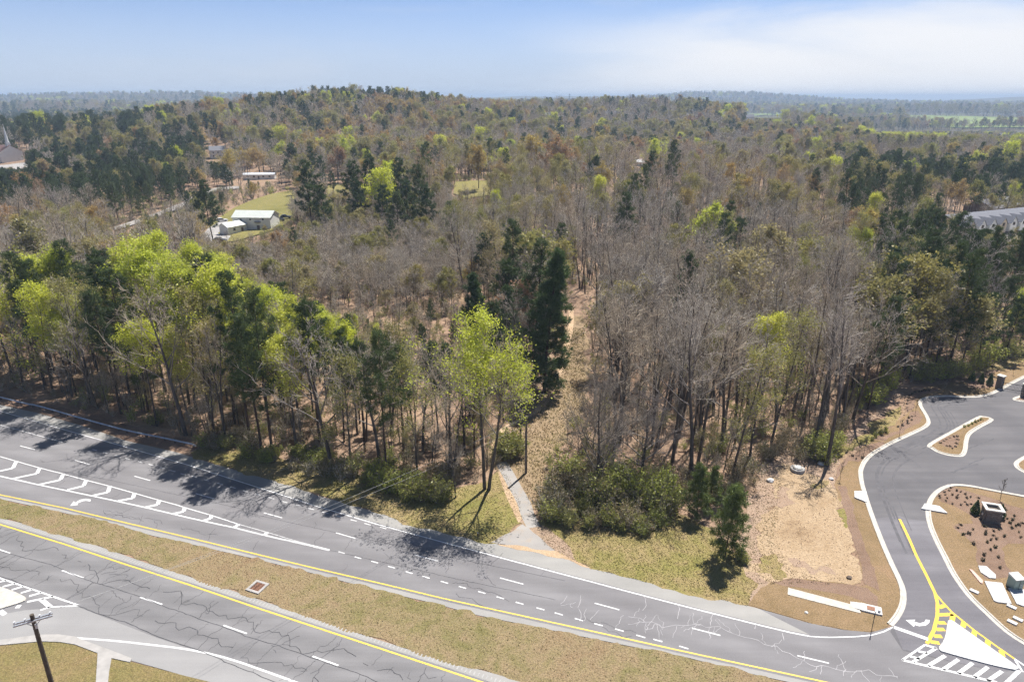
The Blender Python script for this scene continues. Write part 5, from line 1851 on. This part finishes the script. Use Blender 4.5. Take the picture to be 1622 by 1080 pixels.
for u, v, rz, lab in ((1364, 786, R(65), 'white concrete kerb inlet on the left kerb of the access road'), (1478, 806, R(-20), 'white concrete kerb inlet on the mulch side of the access road bend')):
    x, y = flat(u, v)
    e = empty('kerb_inlet', (x, y, 0), rz)
    tag(e, lab, 'drain')
    MB().prism([(-1.6, -.7), (1.6, -.7), (.9, .9), (-.9, .9)], 0, .19).build('slab', M['concrete_white'], e)
    MB().tube([(0, .2, .17), (0, .2, .22)], [.32, .32], 16).build('cover', M['galv'], e)
def stone_chunk(u, v, s, label, mat='concrete_white'):
    x, y = flat(u, v)
    bm = bmesh.new()
    bmesh.ops.create_icosphere(bm, subdivisions=2, radius=s)
    rr_ = random.Random(int(u * 7 + v))
    for q in bm.verts:
        q.co *= rr_.uniform(.75, 1.2)
        q.co.z *= .6
    me = bpy.data.meshes.new('rock')
    bm.to_mesh(me)
    bm.free()
    me.materials.append(M[mat])
    o = link('rock', me)
    o.location = (x, y, s * .25)
    tag(o, label, 'rock')
stone_chunk(1220, 762, .55, 'pale rock at the shaded edge of the bare soil')
stone_chunk(1300, 735, .5, 'pale rock at the foot of the tallest dark trunk')
stone_chunk(1317, 759, .35, 'small pale rock at the top corner of the bare soil')
stone_chunk(1345, 915, .32, 'dark clod at the lower corner of the bare soil', 'post_wood')
stone_chunk(1277, 970, .2, 'small white stone on the tan turf by the highway')
# straw bits and stones strewn on the bare soil
sp_ = FL(soil_px)
SPb = np.array(sp_)
rg = np.random.default_rng(12)
xs, ys = rg.uniform(SPb[:, 0].min(), SPb[:, 0].max(), 2600), rg.uniform(SPb[:, 1].min(), SPb[:, 1].max(), 2600)
kk = inside(xs, ys, sp_)
C = np.stack([xs[kk], ys[kk], np.full(kk.sum(), .03)], 1)
V, F = rhombs(C, .07, rg)
V[:, 2] = np.maximum(V[:, 2], .006)
o = link('soil_clods', np_mesh('soil_clods', V, [(F, 0)], [M['mulch']]))
tag(o, 'clods and straw bits strewn over the bare soil', None, None, 'stuff')

# ---- beds beside the access road
def box_on(name, u, v, s, rz, mat, label, cat, z=0.0):
    x, y = flat(u, v)
    o = MB().box((0, 0, s[2] / 2), s).build(name, mat)
    o.location = (x, y, z)
    o.rotation_euler = (0, 0, rz)
    tag(o, label, cat)
    return o
for px, lab in (([(1549, 896.5), (1562, 897.5), (1577, 911), (1577, 917), (1567, 916), (1553, 907)], 'small white concrete pad beyond the larger pads on the mulch'),
                ([(1559, 921), (1587, 924), (1602, 957), (1580, 954.5), (1574, 952), (1570, 944)], 'larger white concrete pad left of the green utility box'),
                ([(1597, 932), (1625, 935), (1660, 950), (1655, 966), (1622, 961), (1610, 957)], 'white concrete pad under the green utility box'),):
    o = MB().prism(FL(px), -.02, .14).build('concrete_pad', M['concrete_white'])
    tag(o, lab, 'concrete pad')
o = MB().prism(FL([(1535, 902), (1540, 903), (1557, 920), (1556, 925), (1552, 923)]), -.02, .12).build('concrete_pad', M['pink_slab'])
tag(o, 'narrow pinkish slab beside the small white pad', 'concrete pad')
x, y = flat(1606, 930)
e = empty('utility_box', (x, y, .0), R(8))
tag(e, 'grey-green transformer box with a pale sloped lid on a concrete pad', 'utility box')
MB().box((0, 0, .75), (1.15, 1.1, 1.5)).build('cabinet', M['green_box'], e)
MB().poly([(-.62, -.6, 1.51), (.62, -.6, 1.51), (.62, .6, 1.72), (-.62, .6, 1.72)]).poly([(-.62, -.6, 1.51), (-.62, .6, 1.72), (-.62, .6, 1.5), (-.62, -.6, 1.46)]).poly([(.62, -.6, 1.51), (.62, .6, 1.72), (.62, .6, 1.5), (.62, -.6, 1.46)]).poly([(-.62, .6, 1.72), (.62, .6, 1.72), (.62, .6, 1.5), (-.62, .6, 1.5)]).poly([(-.62, -.6, 1.51), (.62, -.6, 1.51), (.62, -.6, 1.46), (-.62, -.6, 1.46)]).build('lid', M['concrete_white'], e)
MB().box((0, -.57, .75), (.03, .02, 1.2)).build('door_seam', M['black_metal'], e)
MB().box((.2, -.575, .8), (.1, .04, .12)).build('handle', M['galv'], e)
for u, v, lab in ((1543, 937, 'small pale meter box cover near the kerb'), (1602, 961.5, 'small pale box cover in front of the pads'), (1603, 986, 'small pale box cover at the picture edge by the kerb'), (1612, 981, 'second pale box cover at the picture edge by the kerb')):
    o = box_on('box_cover', u, v, (.9, .5, .16), R(-50), M['concrete_white'], lab, 'utility box')
# monument: stone block with pale rim round a sunk top
x, y = flat(1568, 823)
e = empty('stone_monument', (x, y, 0), R(-18))
tag(e, 'dark stacked-stone entrance monument with a pale rim round its top', 'monument')
rb = random.Random(3)
shared = None
for lay in range(7):
    for side in range(4):
        L_ = 1.7 if side % 2 == 0 else 1.5
        n_ = 3 + (lay + side) % 2
        for k in range(n_):
            c_ = (-L_ / 2 + L_ * (k + .5) / n_)
            w_ = L_ / n_ - .03
            pos = {0: (c_, -.75), 1: (.85, c_), 2: (c_, .75), 3: (-.85, c_)}[side]
            if shared is None:
                o = MB().box((0, 0, 0), (1, 1, 1)).build('stone', M['stone'], e)
                shared = o.data
            else:
                o = link('stone', shared, e)
            pr = rb.uniform(.30, .38)
            o.location = (pos[0], pos[1], .14 + lay * .27)
            o.scale = (w_, pr, .25) if side % 2 == 0 else (pr, w_, .25)
for cx, cy, w, d in ((0, -.85, 2.3, .4), (0, .85, 2.3, .4), (-.95, 0, .4, 1.28), (.95, 0, .4, 1.28)):
    MB().box((cx, cy, 1.98), (w, d, .16)).build('cap_stone', M['cap_stone'], e)
MB().box((0, 0, 1.6), (1.4, 1.2, .1)).build('sunk_top', M['stone'], e)
for s, lab in ((-1, 'left'), (1, 'right')):
    MB().box((s * 1.15, -.3, .95), (.14, .2, .3)).build('lamp', M['cap_stone'], e)

# clipped evergreens and bed shrubs
def cone_shrub(seed, H=2.2, W=.62):
    rng = np.random.default_rng(seed)
    n = 2600
    u = rng.uniform(0, 1, n) ** .8
    z = .1 + (H - .1) * (1 - u)
    r = W * np.minimum(1, (1 - z / H) * 1.25 + .04) * rng.uniform(.6, 1.05, n) * np.minimum(1, .65 + z)
    a = rng.uniform(0, 6.28, n)
    C = np.stack([r * np.cos(a), r * np.sin(a), z], 1)
    sg, cg = Geo(), Geo()
    sg.add(tubes([(np.array([0, 0, -.1]), np.array([0, 0, H * .8]), .06, .02)], 5), 0)
    cg.add(rhombs(C, .07, rng), 0)
    return sg, cg
KE = Kind('clipped_evergreen', [cone_shrub(400), cone_shrub(401)], [M['bark_pine']], [M['needle_dark']])
for u, v, s, lab in ((1539, 603.5, 1.05, 'leftmost cone-shaped evergreen by the estate gate'), (1553.5, 606.5, 1.0, 'middle cone-shaped evergreen by the estate gate'), (1567, 609.5, 1.1, 'third cone-shaped evergreen, nearest the gate pillar'),
                     (1544, 813, 1.0, 'cone-shaped evergreen left of the stone monument'), (1583, 820, 1.0, 'cone-shaped evergreen right of the stone monument')):
    x, y = flat(u, v)
    KE.rows.append((x, y, 0, s, 0, 0, lab, None, None))
place(KE, 'clipped_evergreen', 'shrub', 'foliage', 'stem')
KBed = Kind('bed_shrub', [bush(420 + k, .5, .42, 9, 130, .06, .012) for k in range(3)], [M['twig_dark']], [M['leaf_bed']])
KBg = Kind('bed_shrub', [bush(430 + k, .8, .42, 10, 220, .06, .012) for k in range(2)], [M['twig_dark']], [M['leaf_shrub']])
def bed(px, s, K, label, group):
    for u, v in px:
        x, y = flat(u, v)
        K.rows.append((x, y, .02, s * rt.uniform(.8, 1.25), rt.uniform(0, 6), int(rt.integers(K.n)), label, group, None))
G1 = [(1322 + a / 5.4, 740 + c / 5.4) for a, c in ((940, 215), (980, 200), (995, 178), (1040, 200), (1078, 212), (1005, 238), (948, 238), (900, 262), (895, 245), (965, 265), (950, 288), (1010, 318), (1050, 265), (1055, 240), (1115, 230), (1135, 265), (1160, 255), (1115, 298), (1080, 322), (1135, 322), (1165, 318), (1230, 265))]
bed(G1, .62, KBed, 'small dark shrub between the bend kerb and monument', 'shrubs beside the monument bed kerb')
G2 = [(1322 + a / 5.4, 740 + c / 5.4) for a, c in ((1050, 520), (1075, 495), (1100, 575), (1155, 570), (1183, 535), (1180, 655), (1280, 508), (1290, 550), (1355, 545), (1410, 535), (1285, 575), (1358, 585), (1300, 640), (1335, 620), (1383, 612), (1450, 590), (1275, 748), (1335, 708), (1370, 688), (1265, 800), (1395, 770), (1410, 858), (1460, 370), (1455, 405), (1540, 420), (1440, 465), (1475, 440), (1520, 450), (1505, 480), (1520, 525), (1555, 505), (1580, 495), (1575, 555), (1605, 480), (1590, 600))]
bed(G2, .75, KBed, 'small dark shrub in the bed before the monument', 'shrubs of the monument bed')
G3 = [(1322 + a / 5.4, 560 + c / 5.4) for a, c in ((905, 770), (930, 752), (955, 738), (985, 725), (1015, 715), (1045, 715), (1050, 740), (1045, 775), (1035, 800), (1010, 818), (990, 800), (955, 795))]
bed(G3, .75, KBed, 'small dark shrub of the kerbed island triangle', 'shrubs of the island triangle')
G4 = [(1322 + a / 5.4, 560 + c / 5.4) for a, c in ((1105, 632), (1140, 622), (1170, 605), (1200, 592), (1225, 582), (1250, 570))]
bed(G4, .8, KBg, 'small green shrub on the kerbed island narrow end', 'green shrubs on the kerbed island')
G5 = [(1322 + a / 5.4, 560 + c / 5.4) for a, c in ((620, 432), (622, 405), (630, 380), (640, 360), (660, 348), (690, 335), (720, 330), (745, 326), (775, 322), (810, 320))]
bed(G5, .8, KBed, 'small dark shrub of the curved kerb-corner row', 'shrubs of the curved row')
G6 = [(1322 + a / 5.4, 560 + c / 5.4) for a, c in ((225, 770), (272, 750), (318, 740), (345, 712), (395, 690), (440, 670))]
bed(G6, 1.5, KBg, 'yellowish green shrub of the access road bank row', 'green row on the bank')
G7 = [(1322 + a / 5.4, 560 + c / 5.4) for a, c in ((540, 628), (585, 620), (628, 600), (618, 580), (658, 572), (635, 550), (660, 540), (232, 895), (185, 902), (150, 878), (100, 850), (58, 880), (1225, 262), (1268, 285), (1325, 290), (1290, 185), (1325, 175), (1360, 170), (1385, 152), (1420, 152))]
bed(G7, .7, KBed, 'small dark shrub along the left access road kerb', 'shrubs along the left kerb')
KBed.rows, KBg.rows = singled(KBed.rows), singled(KBg.rows)
place(KBed, 'bed_shrub', 'shrub', 'foliage', 'stems')
place(KBg, 'bed_shrub', 'shrub', 'foliage', 'stems')
# staked saplings
KSap = Kind('sapling', [hardwood(450 + k, 3.4, .35, 8, .8, (.35, .8), sub=3, twigs=3, twig_r=.012, trunk_r=.035) for k in range(2)], [M['bark']], [M['twig_dark']])
for u, v, s, lab in ((1331, 760, 1.0, 'bare sapling at the top corner of the bare soil by the kerb'), (1369, 718, 1.0, 'bare sapling in mulch left of the access road narrowing'), (1425, 690, 1.0, 'bare sapling between the bank shrubs and the kerb corner'),
                     (1450, 655, .9, 'bare sapling above the kerb corner'), (1495, 624, .9, 'bare sapling behind the straight upper kerb'), (1585, 790, 1.05, 'bare sapling behind the stone monument'), (1605, 593, .9, 'bare sapling beyond the estate gate')):
    x, y = flat(u, v)
    KSap.rows.append((x, y, 0, s, 0, 0, lab, None, None))
place(KSap, 'sapling', 'tree')
# estate gate
def pillar(u, v, label):
    x, y = flat(u, v)
    e = empty('gate_pillar', (x, y, 0), R(30))
    tag(e, label, 'pillar')
    sh_ = None
    for k in range(7):
        if sh_ is None:
            o = MB().box((0, 0, 0), (1.0, 1.0, .34)).build('stone', M['stone'], e)
            sh_ = o.data
        else:
            o = link('stone', sh_, e)
        o.location = (0, 0, .17 + k * .35)
        o.scale = (1 - .03 * (k % 2), 1 - .03 * ((k + 1) % 2), 1)
    MB().box((0, 0, 2.56), (1.25, 1.25, .18)).build('cap_stone', M['cap_stone'], e)
pillar(1582, 614, 'dark stone gate pillar with pale cap at the left kerb')
pillar(1622, 628, 'stone gate pillar on the small island at the picture edge')
ga, gb = flat(1585, 616), flat(1618, 622)
e = empty('estate_gate', (ga[0], ga[1], 0), math.atan2(gb[1] - ga[1], gb[0] - ga[0]))
tag(e, 'black barred gate across the access road by the stone pillar', 'gate')
GL = math.hypot(gb[0] - ga[0], gb[1] - ga[1])
for z in (.25, 1.45):
    MB().box((GL / 2, 0, z), (GL, .07, .09)).build('gate_rail', M['black_metal'], e)
bm_ = None
for k in range(int(GL / .22)):
    if bm_ is None:
        o = MB().box((0, 0, .85), (.03, .03, 1.3)).build('bar', M['black_metal'], e)
        bm_ = o.data
    else:
        o = link('bar', bm_, e)
    o.location = (.12 + k * .22, 0, 0)

# ---- buildings
def house(name, loc, rz, L, Wd, Hw, Hr, wall, roof, label, cat='house', wins=(), doors=(), eave=.4, awn=()):
    """long side faces local -Y; gable ends at +-X"""
    e = empty(name, loc, rz)
    tag(e, label, cat)
    l, w = L / 2, Wd / 2
    mb = MB().box((0, 0, Hw / 2 - .3), (L, Wd, Hw + .6))
    mb.poly([(-l, -w, Hw), (-l, w, Hw), (-l, 0, Hw + Hr)]).poly([(l, -w, Hw), (l, w, Hw), (l, 0, Hw + Hr)])
    mb.build('wall', wall, e)
    r = MB()
    th = .16
    x0 = l + eave
    ye = w + eave
    ze = Hw - Hr * eave / w
    for s in (-1, 1):
        q = [(-x0, s * ye, ze), (x0, s * ye, ze), (x0, 0, Hw + Hr), (-x0, 0, Hw + Hr)]
        r.poly([(a, b_, c_ + th) for a, b_, c_ in q])
        r.poly([(a, b_, c_ + .02) for a, b_, c_ in q])
        r.poly([q[0][:2] + (ze + .02,), q[1][:2] + (ze + .02,), q[1][:2] + (ze + th,), q[0][:2] + (ze + th,)])
        for x_ in (-x0, x0):
            r.poly([(x_, s * ye, ze + .02), (x_, s * ye, ze + th), (x_, 0, Hw + Hr + th), (x_, 0, Hw + Hr + .02)])
    r.build('roof', roof, e)
    for (x, z, ww, wh) in wins:
        o = MB().box((x, -w - .03, z), (ww + .16, .06, wh + .16)).build('window', M['white_wall'], e)
        MB().box((x, -w - .07, z), (ww, .03, wh)).build('pane', M['glass'], o)
    for (x, ww, wh) in doors:
        o = MB().box((x, -w - .04, wh / 2), (ww, .08, wh)).build('door', M['brown_wall'], e)
        MB().box((x + ww * .35, -w - .10, wh * .5), (.08, .05, .12)).build('handle', M['galv'], o)
    for (x, z, ww) in awn:
        MB().box((x, -w - .5, z), (ww, 1.0, .15)).build('awning', M['brown_wall'], e)
    return e
hl, hr_ = on_land(374, 366), on_land(430, 363)
hc = ((hl[0] + hr_[0]) / 2, (hl[1] + hr_[1]) / 2 + 4, min(hl[2], hr_[2]) + .3)
HLn = math.hypot(hl[0] - hr_[0], hl[1] - hr_[1])
hrz = R(-4)
house('metal_building', hc, hrz, HLn + 1, 9, 5.2, 2.0, M['white_wall'], M['green_roof'], 'white two-storey metal building with pale green roof in the clearing', 'building',
      [(-4.2, 4.4, .7, .6), (-.4, 4.4, .7, .6), (4.8, 4.5, .7, .6), (-6.0, 3.2, 1.2, .9), (-4.0, 1.6, 1.0, 1.0), (5.0, 1.3, 1.8, 1.2)], [(2.6, 1.1, 2.1)], awn=[(2.6, 3.4, 2.6)])
wl = on_land(366, 372)
house('annex_building', (wl[0], wl[1] + 3, wl[2] + .3), R(60), 9, 5, 3.0, 1.3, M['white_wall'], M['green_roof'], 'low white wing set at an angle left of the metal building', 'building', [(-1.5, 1.7, 1.0, 1.0)], [(2.2, 1.0, 2.0)])
def car(u, v, rz, paint_, label):
    x, y, z = on_land(u, v)
    e = empty('parked_car', (x, y, z + .55), rz)
    tag(e, label, 'car')
    mb = MB()
    sec = [(-2.2, .55, .80), (-2.1, .35, .95), (2.1, .35, .85), (2.25, .5, .7)]
    body = [(-2.25, .35), (2.25, .35), (2.3, .75), (1.2, .95), (.6, 1.0), (-2.2, 1.0)]
    v_ = [(a, -.88, c_) for a, c_ in body] + [(a, .88, c_) for a, c_ in body]
    n_ = len(body)
    mb.v = v_
    mb.f = [tuple(range(n_)), tuple(range(n_, 2 * n_))[::-1]] + [(k, (k + 1) % n_, n_ + (k + 1) % n_, n_ + k) for k in range(n_)]
    mb.build('body', paint_, e)
    cab = [(-1.9, .98), (.75, .98), (.1, 1.5), (-1.5, 1.52)]
    mb = MB()
    mb.v = [(a, -.78, c_) for a, c_ in cab] + [(a, .78, c_) for a, c_ in cab]
    mb.f = [(0, 1, 2, 3), (7, 6, 5, 4)] + [(k, (k + 1) % 4, 4 + (k + 1) % 4, 4 + k) for k in range(4)]
    cb = mb.build('cabin_glass', M['glass'], e)
    MB().box((-.7, 0, 1.54), (1.6, 1.5, .06)).build('roof', paint_, e)
    for a in (-1.4, 1.45):
        for s in (-1, 1):
            MB().tube([(a, s * .72, .34), (a, s * .92, .34)], .34, 14).build('wheel', M['tyre'], e)
    for s in (-1, 1):
        MB().box((2.27, s * .6, .66), (.06, .35, .14)).build('headlight', M['porcelain'], e)
car(443, 352, R(20), M['car_dark'], 'dark parked car at the right end of the white metal building')
car(453, 348, R(10), M['car_dark'], 'second dark parked car, further right of the white metal building')
car(352, 353, R(30), M['car_white'], 'white parked car left of the white metal building')
car(349, 385, R(0), M['car_dark'], 'dark car parked on the drive below the white metal building')
x, y, z = on_land(412, 284)
house('mobile_home', (x, y, z + .3), R(3), 20, 5, 2.9, .9, M['white_wall'], M['cool_wall'], 'long white mobile home above the lane', 'house', [(-7, 1.7, 1.2, 1), (-3, 1.7, 1.2, 1), (3, 1.7, 1.2, 1), (7, 1.7, 1.2, 1)], [(0, 1, 2)])
x, y, z = on_land(346, 250)
house('white_house', (x, y, z + .3), R(25), 12, 9, 5.5, 3.0, M['white_wall'], M['grey_roof'], 'white house half hidden in trees above the lane', 'house', [(-3.5, 3.8, 1, 1.3), (0, 3.8, 1, 1.3), (3.5, 3.8, 1, 1.3), (-3.5, 1.4, 1, 1.3)], [(1, 1.1, 2.1)])
x, y, z = on_land(1012, 263)
house('white_house', (x, y, z + .3), R(5), 12, 8, 3.2, 2.0, M['white_wall'], M['cool_wall'], 'pale low house glimpsed behind the brow of the wood', 'house', [(-3, 1.6, 1, 1), (3, 1.6, 1, 1)], [(0, 1, 2)])
# church
x, y, z = on_land(2, 256)
ch = house('church', (x - 5, y + 6, z + .3), R(-28), 36, 16, 7, 4.5, M['white_wall'], M['red_roof'], 'white church with dark red roof and tall white steeple at the left edge', 'church', [(k, 3.6, 1.4, 3.0) for k in (-14, -9, -4, 1, 6)], [(13, 2.2, 3)])
st = MB().box((16, 0, 12), (2.6, 2.6, 4)).build('steeple', M['white_wall'], ch)
MB().tube([(16, 0, 13.8), (16, 0, 26)], [1.3, .05], 8).build('spire', M['white_wall'], st)
MB().box((16, 0, 26.4), (.12, .12, 1.6)).box((16, 0, 26.7), (.8, .12, .12)).build('cross', M['white_wall'], st)
# townhouses
a_, c_ = on_land(1506, 375), on_land(1640, 368)
tz = math.atan2(c_[1] - a_[1], c_[0] - a_[0])
TL = 62.0
cx_ = (a_[0] + math.cos(tz) * TL / 2, a_[1] + math.sin(tz) * TL / 2)
th = house('townhouse_row', (cx_[0], cx_[1] + 6, a_[2] + .4), tz, TL, 15, 3.6, 3.2, M['brown_wall'], M['grey_roof'], 'row of grey-roofed townhouses with pale gables beyond the pines at right', 'townhouses',
           [(-TL / 2 + 3 + 6.2 * k, 1.6, 1.4, 1.5) for k in range(10)], [(-TL / 2 + 5.4 + 6.2 * k, 1.2, 2.3) for k in range(10)])
for k in range(10):
    gx_ = -TL / 2 + 3 + 6.2 * k
    w_, col_ = 1.9, M['white_wall'] if k % 3 else M['tan_wall']
    g = MB()
    y0, y1, zb, ze_, zp = -9.2, -2.5, 0.0, 3.6, 5.7
    g.v = [(gx_ - w_, y0, zb), (gx_ + w_, y0, zb), (gx_ + w_, y0, ze_), (gx_, y0, zp), (gx_ - w_, y0, ze_), (gx_ - w_, y1, zb), (gx_ + w_, y1, zb), (gx_ + w_, y1, ze_), (gx_, y1, zp), (gx_ - w_, y1, ze_)]
    g.f = [(0, 1, 2, 3, 4), (1, 6, 7, 2), (5, 0, 4, 9)]
    go_ = g.build('gable', col_, th)
    MB().poly([(gx_ - w_ - .3, y0 - .3, ze_ - .4), (gx_, y0 - .3, zp + .12), (gx_, y1, zp + .12), (gx_ - w_ - .3, y1, ze_ - .4)]).poly([(gx_ + w_ + .3, y0 - .3, ze_ - .4), (gx_, y0 - .3, zp + .12), (gx_, y1, zp + .12), (gx_ + w_ + .3, y1, ze_ - .4)]).build('gable_roof', M['grey_roof'], go_, fix=False)
    MB().box((gx_, y0 - .04, 3.1), (1.3, .08, 1.2)).build('window', M['glass'], go_)
x, y, z = on_land(1640, 352)
house('townhouse_row', (x + 6, y + 30, z + .4), tz + R(8), 50, 13, 3.6, 3.2, M['brown_wall'], M['grey_roof'], 'second row of townhouses behind the gabled row at the right edge', 'townhouses', [(k * 6 - 20, 1.6, 1.4, 1.5) for k in range(7)])
# far houses: pale specks on the distant slopes
rh = random.Random(8)
hp, hr2, hw_ = None, None, None
far_px = [(30 + rh.uniform(-15, 250), rh.uniform(163, 180)) for _ in range(26)] + [(rh.uniform(1040, 1260), rh.uniform(172, 184)) for _ in range(14)] + [(rh.uniform(850, 1050), rh.uniform(176, 190)) for _ in range(10)] + [(rh.uniform(1500, 1620), rh.uniform(212, 222)) for _ in range(7)]
FARH = []
for k, (u, v) in enumerate(far_px):
    x, y, z = on_land(u, v, 12.0)
    if y > 6000:
        continue
    lab = 'tiny pale house on the far blue hillside at left' if u < 400 else ('tiny pale house in the trees on the far ridge' if u < 1300 else 'tiny pale building beyond the pines at the right edge')
    rz = rh.uniform(-.5, .5)
    if hp is None:
        e = house('distant_house', (x, y, z), rz, 15, 10, 6, 4, M['white_wall'], M['grey_roof'], lab)
        hp = e
    else:
        e = copy_tree(hp)
        e.location = (x, y, z)
        e.rotation_euler = (0, 0, rz)
        e['label'] = lab
    s = rh.uniform(.7, 1.1) * (1 + max(0, y - 1500) / 5000)
    e.scale = (s, s, s)
    e.location.z = z + 5
    e['group'] = 'houses on the far left hill' if u < 400 else ('houses on the far ridge' if u < 1300 else 'buildings beyond the right pines')
# masts on the skyline
def mast(u, y, top_v, label):
    x = (u - 811) / 1147 * y
    z = float(land(x, y))
    a = 540 - top_v
    dz = -FPX * math.sin(PITCH) + a * math.cos(PITCH)
    dy = FPX * math.cos(PITCH) + a * math.sin(PITCH)
    h = CAM_H + dz * y / dy - z
    e = empty('radio_mast', (x, y, z))
    tag(e, label, 'mast')
    MB().tube([(0, 0, -1), (0, 0, h)], [1.0, .5], 6).build('shaft', M['galv'], e)
    for k in range(3):
        MB().box((0, 0, h - 2 - k * 5), (4.5, 4.5, 1.6)).build('antenna_ring', M['galv'], e)
mast(902, 1900, 148.5, 'thin grey radio mast on the centre skyline')
mast(285, 3700, 147, 'thin grey radio mast on the far left skyline')

# ---- the air: one closed box of thin haze round the camera and everything on the ground
hm = bpy.data.materials.new('haze')
hm.use_nodes = True
ht = hm.node_tree
ht.nodes.clear()
ho = ht.nodes.new('ShaderNodeOutputMaterial')
hv_ = ht.nodes.new('ShaderNodeVolumePrincipled')
hv_.inputs['Color'].default_value = (.60, .77, 1.0, 1)
hv_.inputs['Density'].default_value = HAZE
hv_.inputs['Anisotropy'].default_value = 0.0
hm.cycles.volume_sampling = 'DISTANCE'
ht.links.new(hv_.outputs[0], ho.inputs['Volume'])
o = MB().box((0, 0, 37), (27000, 27000, 126)).build('haze', hm)
tag(o, 'thin blue haze over the far hills', None, None, 'stuff')
